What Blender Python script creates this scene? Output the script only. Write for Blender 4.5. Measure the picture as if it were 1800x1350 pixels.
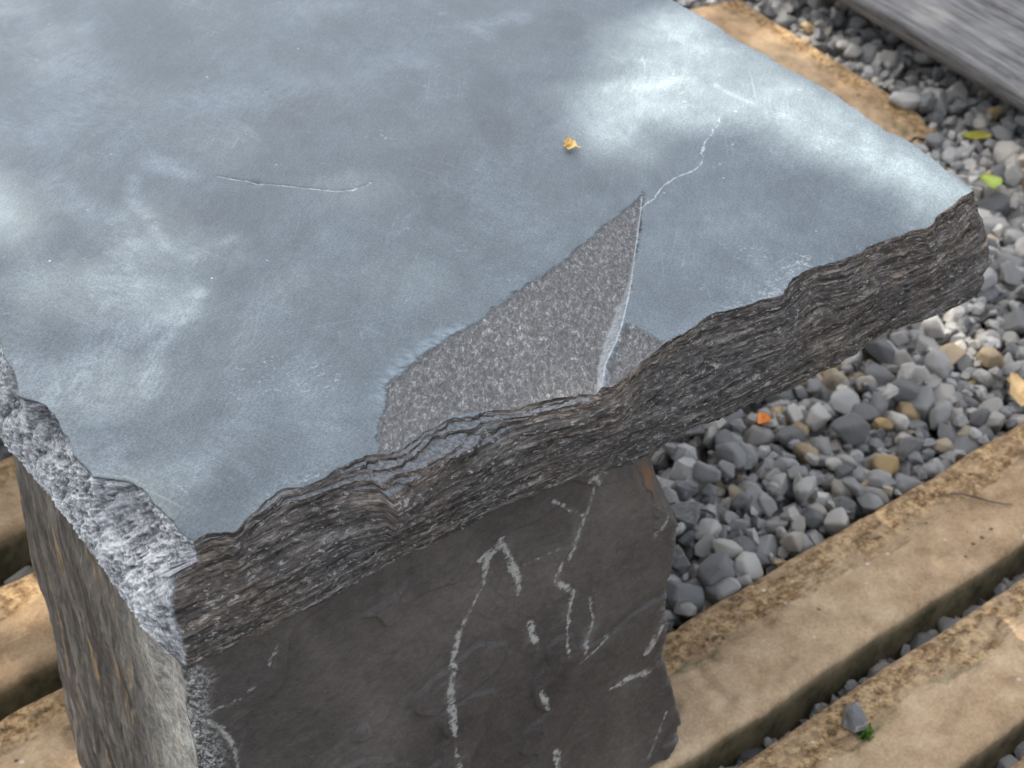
import bpy, bmesh, math, random
import numpy as np
from mathutils import Vector, Matrix

for o in list(bpy.data.objects):
    bpy.data.objects.remove(o, do_unlink=True)
scene = bpy.context.scene
COL = scene.collection
random.seed(7)
RNG = np.random.default_rng(7)

# ------------------------------------------------------------------ camera, sky, sun, exposure
CAM_POS = Vector((-0.15498566, -0.42614964, 0.84))
cd = bpy.data.cameras.new('camera')
cam = bpy.data.objects.new('camera', cd)
COL.objects.link(cam)
cam.location = CAM_POS
cam.rotation_euler = (math.radians(90 - 37.5686), 0, math.radians(53.2951 - 90))
cd.sensor_width = 36
cd.lens = 52
cd.clip_start = 0.02
cd.clip_end = 400
cd.dof.use_dof = True
cd.dof.focus_distance = 0.70
cd.dof.aperture_fstop = 18
scene.camera = cam

SUN_EL = math.radians(64)
_h = Vector((-0.30, 0.95)).normalized()
TO_SUN = Vector((_h.x * math.cos(SUN_EL), _h.y * math.cos(SUN_EL), math.sin(SUN_EL)))
world = bpy.data.worlds.new('World')
scene.world = world
world.use_nodes = True
wn = world.node_tree
bg = wn.nodes['Background']
sky = wn.nodes.new('ShaderNodeTexSky')
sky.sky_type = 'NISHITA'
sky.sun_disc = False
sky.sun_elevation = SUN_EL
sky.sun_rotation = math.atan2(TO_SUN.x, TO_SUN.y)
sky.air_density = 1.0
sky.dust_density = 3.0
sky.ozone_density = 1.0
hs = wn.nodes.new('ShaderNodeHueSaturation')
hs.inputs['Saturation'].default_value = 0.42
wn.links.new(sky.outputs[0], hs.inputs['Color'])
wn.links.new(hs.outputs[0], bg.inputs['Color'])
bg.inputs['Strength'].default_value = 0.125
sl = bpy.data.lights.new('sun', 'SUN')
sl.energy = 3.6
sl.angle = math.radians(0.55)
sl.color = (1.0, 0.95, 0.87)
sun = bpy.data.objects.new('sun', sl)
COL.objects.link(sun)
sun.rotation_euler = TO_SUN.to_track_quat('Z', 'Y').to_euler()
sun.location = (-1, 3, 8)
vs = scene.view_settings
vs.view_transform = 'Standard'
vs.look = 'None'
vs.exposure = 1.75
vs.gamma = 1.0
vs.use_curve_mapping = False

# ------------------------------------------------------------------ measured outlines, metres
# (x runs along the bench's front edge, y into its length, z up; origin on the ground under its near corner)
ZT = 0.42
RIM_FRONT = [(0.0037, 0.0064), (0.0099, 0.0068), (0.0184, 0.0005), (0.0223, 0.0014), (0.0305, 0.0057), (0.0499, 0.0149), (0.0553, 0.0109), (0.0654, 0.0089), (0.0768, 0.0088), (0.0882, 0.0084), (0.0974, 0.0044), (0.1029, 0.0037), (0.1182, 0.0085), (0.1354, 0.0109), (0.1459, 0.0078), (0.1531, 0.0045), (0.1645, 0.0002), (0.1796, -0.0037), (0.1931, -0.0079), (0.2022, -0.0163), (0.2115, -0.0167), (0.2282, -0.0115), (0.2482, -0.007), (0.2685, -0.005), (0.2843, -0.0022), (0.3001, -0.0059), (0.3142, -0.0076), (0.3244, -0.0102), (0.3402, -0.0025), (0.3597, -0.003), (0.3732, -0.0063), (0.391, -0.0057), (0.4062, -0.0079), (0.4234, -0.0086), (0.4323, -0.0116), (0.4522, -0.0057), (0.4703, -0.0025), (0.4861, -0.0002)]
FACE_TOP = [(-0.0001, 0.0008), (0.018, -0.001), (0.0266, 0.0002), (0.0436, 0.0014), (0.055, 0.0018), (0.0685, 0.0008), (0.0803, -0.0034), (0.0858, -0.0075), (0.0866, -0.0163), (0.0911, -0.0161), (0.1108, -0.0111), (0.1358, -0.0105), (0.1577, -0.0067), (0.1779, -0.0104), (0.1958, -0.0174), (0.2037, -0.0174), (0.2125, -0.0159), (0.2301, -0.0097), (0.2519, -0.0047), (0.2724, -0.0035), (0.2979, -0.0091), (0.3221, -0.0128), (0.3382, -0.0089), (0.3623, -0.0017), (0.3783, -0.0027), (0.4121, -0.0041), (0.4393, -0.007), (0.4937, 0.0044)]
BOTTOM_XZ = [(-0.0135, 0.358), (0.0014, 0.3609), (0.0237, 0.3614), (0.0322, 0.3624), (0.0526, 0.3641), (0.0764, 0.364), (0.0948, 0.364), (0.1168, 0.3611), (0.1446, 0.363), (0.1597, 0.3639), (0.1946, 0.3601), (0.2316, 0.3521), (0.2505, 0.3539), (0.27, 0.3538), (0.3027, 0.3494), (0.3453, 0.3469), (0.3891, 0.3507), (0.4264, 0.3504), (0.4671, 0.3432), (0.4929, 0.3415)]
RIM_LEFT = [(-0.0061, 0.2349), (-0.0054, 0.2095), (-0.007, 0.1868), (-0.0097, 0.1743), (-0.0113, 0.156), (-0.0159, 0.1431), (-0.0139, 0.1379), (-0.0095, 0.132), (-0.0081, 0.119), (-0.0094, 0.1097), (-0.0102, 0.0953), (-0.012, 0.0893), (-0.0125, 0.0777), (-0.0115, 0.0681), (-0.0063, 0.0623), (-0.001, 0.0565), (0.0018, 0.0485), (0.0015, 0.0397), (0.0024, 0.028), (0.003, 0.0188), (0.0027, 0.0105), (0.0037, 0.0064)]
LEFT_BOTTOM_YZ = [(0.2568, 0.3588), (0.2122, 0.3518), (0.1845, 0.3463), (0.1581, 0.3476), (0.14, 0.3486), (0.104, 0.3537), (0.0734, 0.3511), (0.0445, 0.3481), (0.0157, 0.3493), (0.0005, 0.3528)]
RIDGE_XZ = [(-0.0012, 0.4222), (-0.0025, 0.415), (-0.0041, 0.4114), (-0.0094, 0.4114), (-0.0117, 0.401), (-0.0131, 0.3851), (-0.0131, 0.3712), (-0.0135, 0.358)]
RIGHT_XZ = [(0.4834, 0.4218), (0.4953, 0.408), (0.5062, 0.385), (0.5074, 0.3569), (0.496, 0.3391)]
RIM_RIGHT = [(0.4861, -0.0002), (0.4951, 0.0328), (0.5003, 0.0545), (0.5014, 0.0775), (0.5087, 0.1118), (0.5135, 0.1404), (0.5149, 0.1667), (0.5163, 0.194), (0.5184, 0.223), (0.5251, 0.258), (0.529, 0.2972), (0.5364, 0.3426)]
SCAR_MAIN = [(0.0928, 0.004), (0.1062, 0.0235), (0.1234, 0.0436), (0.1417, 0.053), (0.17, 0.0607), (0.1932, 0.0645), (0.2281, 0.0732), (0.2604, 0.0812), (0.2928, 0.0924), (0.3165, 0.1015), (0.3354, 0.109), (0.3212, 0.0934), (0.2927, 0.0654), (0.262, 0.0351), (0.2361, 0.0114), (0.2165, -0.0028), (0.2012, -0.0187), (0.1886, -0.0093), (0.1612, -0.0021), (0.1368, 0.0084), (0.1091, 0.0039)]
SCAR_RIDGE = [(0.332, 0.106), (0.3207, 0.0938), (0.2927, 0.0654), (0.2641, 0.0367), (0.2454, 0.0195), (0.232, 0.0086), (0.2161, -0.0024), (0.2024, -0.0164)]
SCAR_SMALL = [(0.2136, -0.0062), (0.2456, 0.0175), (0.249, 0.0078), (0.2501, -0.0061), (0.2391, -0.0111), (0.2202, -0.0166), (0.2044, -0.0211), (0.2004, -0.0181)]
FLAKE_A = [(0.0249, 0.0003), (0.0305, 0.0057), (0.0502, 0.0156), (0.0568, 0.0134), (0.0668, 0.0135), (0.0717, 0.0089), (0.0647, 0.0076), (0.0535, 0.0077), (0.0367, 0.0023)]
FLAKE_B = [(0.2961, -0.006), (0.3194, 0.0019), (0.3548, 0.0136), (0.3629, 0.0117), (0.3608, -0.0018), (0.3402, -0.0038), (0.3232, -0.0106)]
FLAKE_C = [(0.2675, -0.006), (0.2881, -0.0001), (0.3071, 0.0015), (0.3213, 0.0038), (0.2983, -0.0077)]
CRACK_A = [(0.4326, 0.1489), (0.4152, 0.1382), (0.4017, 0.1306), (0.3931, 0.1232), (0.3872, 0.1158), (0.3778, 0.1103), (0.3709, 0.1105), (0.3618, 0.11), (0.3528, 0.1086), (0.3455, 0.1061), (0.3364, 0.1005), (0.3285, 0.0986), (0.3223, 0.0957)]
CRACK_B = [(0.1535, 0.2669), (0.165, 0.2511), (0.1782, 0.2356), (0.1895, 0.2233), (0.1984, 0.2134), (0.2071, 0.2093), (0.2143, 0.2088), (0.2198, 0.2102)]
CRACK_C = [(0.1607, 0.2805), (0.1742, 0.2679), (0.186, 0.2591), (0.1989, 0.252), (0.2147, 0.2402), (0.2214, 0.2294)]
CRACK_D = [(0.0136, 0.0411), (0.0157, 0.0377), (0.0149, 0.0319), (0.0105, 0.0263), (0.0054, 0.0235)]
CRACK_E = [(0.3761, 0.0318), (0.3646, 0.0259), (0.3531, 0.017), (0.3443, 0.0065)]
WEAR_RIM = [(0.1171, 0.0386), (0.1303, 0.0504), (0.1459, 0.0584), (0.1634, 0.0609), (0.175, 0.063)]
PIT = [(0.1666, 0.2475), (0.0563, 0.1923), (0.1867, 0.2602), (0.3872, 0.1066), (0.3924, 0.1069)]
PETAL = [(0.3341, 0.1724)]
LEG_RIGHT = [(0.2641, 0.3445), (0.2675, 0.3369), (0.2723, 0.3186), (0.2755, 0.2964), (0.2778, 0.2846), (0.2791, 0.26), (0.2772, 0.2433), (0.276, 0.2163), (0.28, 0.1899), (0.2803, 0.1649), (0.2831, 0.1425), (0.29, 0.1165), (0.2998, 0.0818), (0.2994, 0.065), (0.2955, 0.0534)]
LEG_CORNER = [(-0.0107, 0.3499), (-0.0107, 0.3331), (-0.0115, 0.3145), (-0.0109, 0.2982), (-0.0104, 0.2856)]
VEINS = [([(0.1587, 0.3349), (0.1499, 0.3244), (0.1479, 0.3078), (0.1407, 0.296), (0.1326, 0.2804), (0.1292, 0.2613), (0.125, 0.2422), (0.1271, 0.2134), (0.1287, 0.1786), (0.1305, 0.1419)], 0.0018), ([(0.1458, 0.328), (0.1524, 0.3296), (0.1601, 0.3302), (0.1639, 0.3162), (0.1675, 0.3041), (0.1701, 0.2894)], 0.0021), ([(0.177, 0.2626), (0.1801, 0.2505), (0.183, 0.2388)], 0.0024), ([(0.1854, 0.2025), (0.1876, 0.1938), (0.1906, 0.1839)], 0.0024), ([(0.1968, 0.1431), (0.1994, 0.1233)], 0.0021), ([(0.1887, 0.3451), (0.2018, 0.3303), (0.2115, 0.321)], 0.0012), ([(0.2198, 0.3458), (0.2167, 0.332), (0.2115, 0.319), (0.2063, 0.3058), (0.2029, 0.2955)], 0.0012), ([(0.1972, 0.2947), (0.1937, 0.2843), (0.2056, 0.2685), (0.2042, 0.252), (0.2019, 0.2355), (0.2031, 0.221)], 0.0012), ([(0.2179, 0.2567), (0.2207, 0.2371), (0.2155, 0.2128)], 0.0009), ([(0.2137, 0.2069), (0.2239, 0.2096), (0.2341, 0.2147)], 0.00075), ([(0.2762, 0.1971), (0.2705, 0.1863), (0.2675, 0.1784)], 0.003), ([(0.2388, 0.1669), (0.2543, 0.1638), (0.2729, 0.1546)], 0.0015), ([(-0.0048, 0.3155), (0.0032, 0.2998), (0.0057, 0.2857), (0.0061, 0.272)], 0.0009), ([(0.2124, 0.3459), (0.2217, 0.3456)], 0.0012), ([(0.0097, 0.36), (0.0167, 0.3608), (0.0305, 0.3575)], 0.00045), ([(0.0275, 0.3316), (0.0307, 0.3389), (0.0332, 0.3429)], 0.0006), ([(-0.0084, 0.32), (0.0115, 0.3195), (0.0191, 0.322)], 0.00036), ([(0.2686, 0.2896), (0.2634, 0.2777)], 0.0015), ([(0.1729, 0.3089), (0.1969, 0.3072)], 0.00036), ([(0.291, 0.1049), (0.2796, 0.0685)], 0.0006)]
SMEARS = [([(0.0872, 0.1654), (0.0746, 0.1572), (0.0615, 0.1446), (0.0465, 0.1268), (0.0334, 0.1064)], 0.0045, 0.9), ([(0.0705, 0.1572), (0.0545, 0.1558), (0.0382, 0.1531), (0.0166, 0.1407), (-0.005, 0.1297)], 0.012, 0.75), ([(-0.014, 0.1691), (-0.0036, 0.153), (0.0073, 0.1259), (0.0181, 0.1125)], 0.014, 0.6), ([(0.0756, 0.2343), (0.064, 0.1955), (0.0487, 0.1692)], 0.016, 0.55), ([(0.1313, 0.3125), (0.1334, 0.2983), (0.1366, 0.2795)], 0.007, 0.8), ([(0.1158, 0.295), (0.1042, 0.272), (0.097, 0.2398), (0.0925, 0.2147)], 0.004, 0.6), ([(0.0743, 0.3179), (0.0743, 0.2866), (0.0831, 0.2613)], 0.01, 0.55), ([(0.1008, 0.2016), (0.1132, 0.2063), (0.1268, 0.2033)], 0.004, 0.5), ([(0.0782, 0.4048), (0.0823, 0.3793), (0.0854, 0.3612)], 0.008, 0.6), ([(0.1532, 0.4679), (0.1494, 0.4239), (0.1186, 0.3885), (0.0823, 0.3793)], 0.022, 0.5), ([(0.1978, 0.3777), (0.1974, 0.3392), (0.2509, 0.3482)], 0.02, 0.35), ([(0.14, 0.5628), (0.1373, 0.496), (0.1382, 0.4424)], 0.03, 0.4), ([(0.3854, 0.3505), (0.3893, 0.3361), (0.4246, 0.3447)], 0.006, 0.9), ([(0.4052, 0.2231), (0.4225, 0.2102), (0.4451, 0.2033)], 0.009, 0.6), ([(0.457, 0.1844), (0.4576, 0.1643), (0.4602, 0.1508)], 0.003, 0.5), ([(0.2491, 0.3102), (0.2814, 0.3154), (0.3121, 0.323)], 0.02, 0.3), ([(-0.0169, 0.0647), (-0.0079, 0.0673), (0.0025, 0.0785)], 0.01, 0.5), ([(0.0768, 0.1014), (0.0994, 0.1314), (0.138, 0.1535)], 0.012, 0.3), ([(0.0216, 0.0452), (0.0483, 0.0591), (0.0663, 0.0765)], 0.012, 0.4), ([(0.1028, 0.082), (0.0851, 0.0418), (0.0849, 0.022)], 0.014, 0.25), ([(-0.0165, 0.1024), (-0.0071, 0.0809), (0.0019, 0.0599)], 0.01, 0.45)]
# stains, with shade and reflections painted in: centre, inverse shape matrix, strength
STAIN_SHADES = [(0.3023, 0.3048, 55.3, -36.33, -29.08, -39.01, 0.5), (0.2674, 0.2611, 67.94, -44.19, -32.02, -42.95, 0.5), (0.3349, 0.2558, 71.36, -51.79, -13.32, -17.87, 0.4), (0.4412, 0.3089, 67.52, -53.62, -29.81, -39.98, 0.5), (0.236, 0.1585, 69.25, -47.95, -33.51, -44.95, 0.45), (0.3631, 0.3061, 84.06, -60.3, -23.77, -31.88, 0.4), (0.3364, 0.1988, 77.36, -59.9, -52.5, -70.42, 0.35), (0.3223, 0.3804, 36.99, -23.27, -16.97, -22.76, 0.3), (0.1996, 0.4719, 32.13, -15.21, -9.27, -12.44, 0.55), (0.2071, 0.4117, 40.87, -20.69, -18.2, -24.41, 0.4), (0.1776, 0.413, 42.07, -20.14, -29.62, -39.73, 0.35), (0.06, 0.2389, 52.09, -23.0, -24.41, -32.75, 0.4), (0.2005, 0.2483, 29.37, -17.26, -45.4, -60.9, 0.3), (0.1342, 0.2269, 35.98, -19.03, -25.58, -34.31, 0.25), (0.0295, 0.1835, 55.85, -24.28, -21.01, -28.18, 0.3), (0.3304, 0.1431, 39.58, -32.42, -23.26, -31.2, 0.3), (0.302, 0.198, 120.45, -88.66, -12.89, -17.28, 0.25), (0.0286, 0.1046, 87.91, -41.93, -24.2, -32.46, 0.3), (0.39, 0.0746, 25.1, -24.39, -24.12, -32.35, 0.3)]

# ------------------------------------------------------------------ small numeric helpers
def _hash(ix, iy, seed):
    ix = ix & 0xFFFFFF; iy = iy & 0xFFFFFF
    h = (ix.astype(np.int64) * 374761393 + iy.astype(np.int64) * 668265263 + seed * 1442695041) & 0xFFFFFFFF
    h = ((h ^ (h >> 13)) * 1274126177) & 0xFFFFFFFF
    h = ((h ^ (h >> 16)) * 2246822519) & 0xFFFFFFFF
    return ((h ^ (h >> 15)) & 0xFFFFFF) / float(0xFFFFFF)

def vn(x, y, seed=0):
    """value noise, -1..1"""
    x, y = np.broadcast_arrays(np.asarray(x, float), np.asarray(y, float))
    ix, iy = np.floor(x), np.floor(y)
    fx, fy = x - ix, y - iy
    fx = fx * fx * (3 - 2 * fx)
    fy = fy * fy * (3 - 2 * fy)
    ix = ix.astype(np.int64); iy = iy.astype(np.int64)
    a = _hash(ix, iy, seed); b = _hash(ix + 1, iy, seed)
    c = _hash(ix, iy + 1, seed); d = _hash(ix + 1, iy + 1, seed)
    return 2 * ((a + (b - a) * fx) * (1 - fy) + (c + (d - c) * fx) * fy) - 1

def fbm(x, y, seed=0, octv=4, gain=0.5):
    r = 0; amp = 1.0; f = 1.0; tot = 0
    for i in range(octv):
        r = r + amp * vn(x * f + 17.3 * i, y * f - 9.1 * i, seed + i * 31)
        tot += amp; amp *= gain; f *= 2.03
    return r / tot

def sstep(a, b, x):
    t = np.clip((x - a) / (b - a), 0, 1)
    return t * t * (3 - 2 * t)

def poly_dist(px, py, pts):
    """distance to an open polyline"""
    d = np.full(np.shape(px), 1e9)
    for (x0, y0), (x1, y1) in zip(pts[:-1], pts[1:]):
        ex, ey = x1 - x0, y1 - y0
        t = np.clip(((px - x0) * ex + (py - y0) * ey) / (ex * ex + ey * ey + 1e-12), 0, 1)
        d = np.minimum(d, np.hypot(px - x0 - t * ex, py - y0 - t * ey))
    return d

def poly_sd(px, py, pts):
    """signed distance to a closed polygon, positive inside"""
    d = poly_dist(px, py, list(pts) + [pts[0]])
    ins = np.zeros(np.shape(px), bool)
    n = len(pts)
    for i in range(n):
        x0, y0 = pts[i]; x1, y1 = pts[(i + 1) % n]
        if y0 == y1:
            continue
        c = ((y0 > py) != (y1 > py)) & (px < (x1 - x0) * (py - y0) / (y1 - y0) + x0)
        ins ^= c
    return np.where(ins, d, -d)

def curve(pts, key=0, val=1):
    p = sorted(pts, key=lambda q: q[key])
    k = np.array([q[key] for q in p]); v = np.array([q[val] for q in p])
    return lambda q: np.interp(q, k, v)

def grid_faces(nr, nc, base=0, flip=False):
    i = np.arange(nr - 1)[:, None] * nc + np.arange(nc - 1)[None, :] + base
    i = i.ravel()
    q = np.stack([i, i + 1, i + nc + 1, i + nc], 1)
    return q[:, ::-1] if flip else q

def idx_faces(idx, flip=False):
    q = np.stack([idx[:-1, :-1], idx[:-1, 1:], idx[1:, 1:], idx[1:, :-1]], -1).reshape(-1, 4)
    return q[:, ::-1] if flip else q

def mesh_np(name, verts, quads, attrs=None, smooth=True):
    me = bpy.data.meshes.new(name)
    verts = np.ascontiguousarray(verts, np.float32); quads = np.ascontiguousarray(quads, np.int32)
    me.vertices.add(len(verts)); me.vertices.foreach_set('co', verts.ravel())
    k = quads.shape[1]
    me.loops.add(quads.size); me.loops.foreach_set('vertex_index', quads.ravel())
    me.polygons.add(len(quads))
    me.polygons.foreach_set('loop_start', np.arange(0, quads.size, k, dtype=np.int32))
    me.polygons.foreach_set('loop_total', np.full(len(quads), k, np.int32))
    me.polygons.foreach_set('use_smooth', np.full(len(quads), smooth, bool))
    for n, a in (attrs or {}).items():
        at = me.attributes.new(n, 'FLOAT', 'POINT')
        at.data.foreach_set('value', np.ascontiguousarray(a, np.float32).ravel())
    me.update(calc_edges=True)
    me.validate()
    return me

def obj(name, me, mat=None, parent=None, label=None, cat=None, group=None, kind=None):
    o = bpy.data.objects.new(name, me)
    COL.objects.link(o)
    if mat is not None and me is not None and len(me.materials) == 0:
        me.materials.append(mat)
    if parent is not None:
        o.parent = parent
    for k, v in (('label', label), ('category', cat), ('group', group), ('kind', kind)):
        if v:
            o[k] = v
    return o

# ------------------------------------------------------------------ node helpers
class NT:
    def __init__(self, name):
        self.m = bpy.data.materials.new(name)
        self.m.use_nodes = True
        self.t = self.m.node_tree
        self.b = self.t.nodes['Principled BSDF']
        self.tc = self.t.nodes.new('ShaderNodeTexCoord')
    def n(self, typ, **kw):
        nd = self.t.nodes.new(typ)
        for k, v in kw.items():
            setattr(nd, k, v)
        return nd
    def l(self, a, b):
        self.t.links.new(a, b)
    def _in(self, sock, v):
        if v is None:
            return
        if isinstance(v, bpy.types.NodeSocket):
            self.l(v, sock)
        else:
            if hasattr(sock.default_value, '__len__') and len(sock.default_value) == 4 and len(v) == 3:
                v = (*v, 1)
            sock.default_value = v
    def attr(self, name):
        return self.n('ShaderNodeAttribute', attribute_name=name).outputs['Fac']
    def co(self, scale=(1, 1, 1), rot=(0, 0, 0), which='Object', src=None):
        s = src if src is not None else self.tc.outputs[which]
        if any(rot):                                        # turn first, then stretch
            m0 = self.n('ShaderNodeMapping')
            self.l(s, m0.inputs[0])
            m0.inputs['Rotation'].default_value = rot
            s = m0.outputs[0]
        mp = self.n('ShaderNodeMapping')
        self.l(s, mp.inputs[0])
        mp.inputs['Scale'].default_value = scale
        return mp.outputs[0]
    def noise(self, scale, detail=4, rough=0.55, co=None, dist=0.0):
        nd = self.n('ShaderNodeTexNoise')
        nd.inputs['Scale'].default_value = scale
        nd.inputs['Detail'].default_value = detail
        nd.inputs['Roughness'].default_value = rough
        nd.inputs['Distortion'].default_value = dist
        self.l(co if co is not None else self.tc.outputs['Object'], nd.inputs['Vector'])
        return nd.outputs['Fac']
    def vor(self, scale, co=None, feature='F1', out='Distance', rnd=1.0):
        nd = self.n('ShaderNodeTexVoronoi', feature=feature)
        nd.inputs['Scale'].default_value = scale
        nd.inputs['Randomness'].default_value = rnd
        self.l(co if co is not None else self.tc.outputs['Object'], nd.inputs['Vector'])
        return nd.outputs[out]
    def ramp(self, fac, stops, interp='LINEAR'):
        r = self.n('ShaderNodeValToRGB')
        e = r.color_ramp; e.interpolation = interp
        while len(e.elements) < len(stops):
            e.elements.new(0.5)
        for el, (p, c) in zip(e.elements, stops):
            el.position = p
            el.color = (c, c, c, 1) if not hasattr(c, '__len__') else (*c, 1)
        self.l(fac, r.inputs[0])
        return r.outputs[0]
    def rng(self, v, a, b, c=0.0, d=1.0, smooth=True):
        r = self.n('ShaderNodeMapRange')
        r.interpolation_type = 'SMOOTHSTEP' if smooth else 'LINEAR'
        r.clamp = True
        self._in(r.inputs['Value'], v)
        for k, q in zip(('From Min', 'From Max', 'To Min', 'To Max'), (a, b, c, d)):
            r.inputs[k].default_value = q
        return r.outputs['Result']
    def math(self, op, a, b=None, clamp=False):
        m = self.n('ShaderNodeMath', operation=op, use_clamp=clamp)
        self._in(m.inputs[0], a); self._in(m.inputs[1], b)
        return m.outputs[0]
    def mix(self, fac, a, b, mode='MIX'):
        m = self.n('ShaderNodeMix', data_type='RGBA', blend_type=mode)
        self._in(m.inputs[0], fac); self._in(m.inputs[6], a); self._in(m.inputs[7], b)
        return m.outputs[2]
    def bump(self, h, strength=0.5, dist=0.001, nrm=None):
        b = self.n('ShaderNodeBump')
        b.inputs['Strength'].default_value = strength
        b.inputs['Distance'].default_value = dist
        self.l(h, b.inputs['Height'])
        if nrm is not None:
            self.l(nrm, b.inputs['Normal'])
        return b.outputs[0]
    def done(self, color=None, rough=None, spec=None, nrm=None):
        self._in(self.b.inputs['Base Color'], color)
        self._in(self.b.inputs['Roughness'], rough)
        self._in(self.b.inputs['Specular IOR Level'], spec)
        if nrm is not None:
            self.l(nrm, self.b.inputs['Normal'])
        return self.m

# ------------------------------------------------------------------ materials
def mat_slate():
    t = NT('slate_slab')
    ob = t.tc.outputs['Object']
    # honed top: cloudy blue grey, dusty smears, brushing
    big = t.noise(6.0, 4, 0.6, dist=0.8)
    med = t.noise(24, 4, 0.62, dist=0.8)
    smear = t.noise(1.0, 4, 0.62, co=t.co((14, 46, 1), (0, 0, math.radians(-38))), dist=1.3)
    smear2 = t.noise(1.0, 4, 0.62, co=t.co((50, 15, 1), (0, 0, math.radians(14))), dist=1.0)
    brush = t.noise(1.0, 2, 0.6, co=t.co((260, 1100, 1), (0, 0, math.radians(-35)), src=None), dist=0.8)
    fine = t.noise(850, 3, 0.75)
    v = t.math('ADD', t.math('MULTIPLY', big, 0.40), t.math('MULTIPLY', med, 0.24))
    v = t.math('ADD', v, t.math('MULTIPLY', smear, 0.18))
    v = t.math('ADD', v, t.math('MULTIPLY', smear2, 0.18))
    top = t.ramp(v, [(0.40, (0.060, 0.078, 0.086)), (0.49, (0.088, 0.113, 0.124)), (0.56, (0.122, 0.153, 0.166)), (0.65, (0.190, 0.228, 0.244))])
    # rubbed-on pale stone dust
    scr = t.rng(t.noise(1.0, 4, 0.7, co=t.co((55, 300, 1), (0, 0, math.radians(-47))), dist=0.9), 0.56, 0.76)
    scrm = t.rng(t.noise(14, 3, 0.5), 0.5, 0.66)
    top = t.mix(t.math('MULTIPLY', t.math('MULTIPLY', scr, scrm), 0.45), top, (0.31, 0.35, 0.375))
    top = t.mix(t.math('MULTIPLY', t.rng(brush, 0.3, 0.7), 0.10), top, (0.30, 0.335, 0.36))
    # wiped-on chalk smears ; dark patches mix stains with painted-in shade and branch reflections
    wsw = t.n('ShaderNodeTexNoise'); wsw.inputs['Scale'].default_value = 9; wsw.inputs['Detail'].default_value = 1
    t.l(ob, wsw.inputs['Vector'])
    wv_ = t.n('ShaderNodeVectorMath', operation='SCALE'); t.l(wsw.outputs['Color'], wv_.inputs[0]); wv_.inputs['Scale'].default_value = 0.035
    wa_ = t.n('ShaderNodeVectorMath', operation='ADD'); t.l(ob, wa_.inputs[0]); t.l(wv_.outputs[0], wa_.inputs[1])
    wipe = t.noise(1.0, 4, 0.7, co=t.co((110, 620, 1), (0, 0, math.radians(-40)), src=wa_.outputs[0]))
    wipe2 = t.noise(1.0, 4, 0.7, co=t.co((480, 90, 1), (0, 0, math.radians(-20)), src=wa_.outputs[0]))
    wsel = t.rng(t.noise(11, 2, 0.5), 0.44, 0.56)
    wp = t.math('ADD', t.math('MULTIPLY', wipe, wsel), t.math('MULTIPLY', wipe2, t.math('SUBTRACT', 1.0, wsel)))
    sm = t.math('MULTIPLY', t.attr('smear'), t.rng(t.math('ADD', t.math('MULTIPLY', t.noise(75, 5, 0.7, dist=0.6), 0.7), t.math('MULTIPLY', wp, 0.3)), 0.38, 0.60, 0.25, 1.0))
    top = t.mix(t.math('MULTIPLY', sm, 0.52), top, (0.33, 0.385, 0.41))
    top = t.mix(t.math('MULTIPLY', t.attr('stain_shade'), t.rng(med, 0.35, 0.6, 0.65, 1.0)), top, t.mix(1.0, top, (0.58, 0.60, 0.62), 'MULTIPLY'))
    wm = t.n('ShaderNodeVectorMath', operation='SCALE')
    t.l(top, wm.inputs[0]); t.l(t.rng(wp, 0.34, 0.66, 0.91, 1.09, False), wm.inputs['Scale'])
    top = wm.outputs[0]
    grain = t.rng(fine, 0.36, 0.64, 0.70, 1.30, False)
    gm = t.n('ShaderNodeVectorMath', operation='SCALE')
    t.l(top, gm.inputs[0]); t.l(grain, gm.inputs['Scale'])
    top = gm.outputs[0]
    # fine hairline scratches at a few angles
    for an_, sc_, lo_ in ((-52, (9, 620, 1), 0.66), (17, (12, 700, 1), 0.68), (71, (8, 560, 1), 0.67)):
        s_ = t.rng(t.noise(1.0, 2, 0.5, co=t.co(sc_, (0, 0, math.radians(an_)))), lo_, lo_ + 0.05)
        top = t.mix(t.math('MULTIPLY', t.math('MULTIPLY', s_, scrm), 0.17), top, (0.36, 0.40, 0.42))
    # specks: tiny pale chips and dark pits
    sp = t.vor(95, feature='F1')
    spm = t.math('MULTIPLY', t.rng(sp, 0.05, 0.09, 1, 0), t.rng(t.noise(60, 2), 0.62, 0.66))
    top = t.mix(t.math('MULTIPLY', spm, 0.8), top, (0.62, 0.66, 0.68))
    cl = t.math('MULTIPLY', t.rng(t.noise(420, 4, 0.7), 0.55, 0.68), t.rng(t.noise(17, 3, 0.6, dist=0.5), 0.60, 0.70))
    top = t.mix(t.math('MULTIPLY', cl, 0.40), top, (0.45, 0.49, 0.51))
    # wear beside the scar
    wear = t.math('MULTIPLY', t.attr('wear'), t.rng(t.noise(1.0, 4, 0.7, co=t.co((420, 150, 1), (0, 0, math.radians(-25)))), 0.30, 0.70))
    top = t.mix(t.math('MULTIPLY', wear, 0.68), top, (0.25, 0.32, 0.355))
    # split scar surface: duller, flecked
    fl = t.noise(1.0, 5, 0.78, co=t.co((560, 260, 200), (0, 0, math.radians(37))), dist=0.7)
    fl2 = t.noise(240, 4, 0.7)
    scarc = t.ramp(fl, [(0.30, (0.060, 0.058, 0.055)), (0.47, (0.118, 0.114, 0.108)), (0.57, (0.185, 0.181, 0.174)), (0.68, (0.42, 0.42, 0.415))])
    scarc = t.mix(t.rng(fl2, 0.62, 0.78, 0, 0.6), scarc, (0.30, 0.31, 0.32))
    scar = t.rng(t.math('ADD', t.attr('scar'), t.math('MULTIPLY', t.math('SUBTRACT', t.noise(1.0, 4, 0.7, co=t.co((620, 130, 200), (0, 0, math.radians(-62)))), 0.5), 11.0)), -1.2, 1.4)
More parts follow.
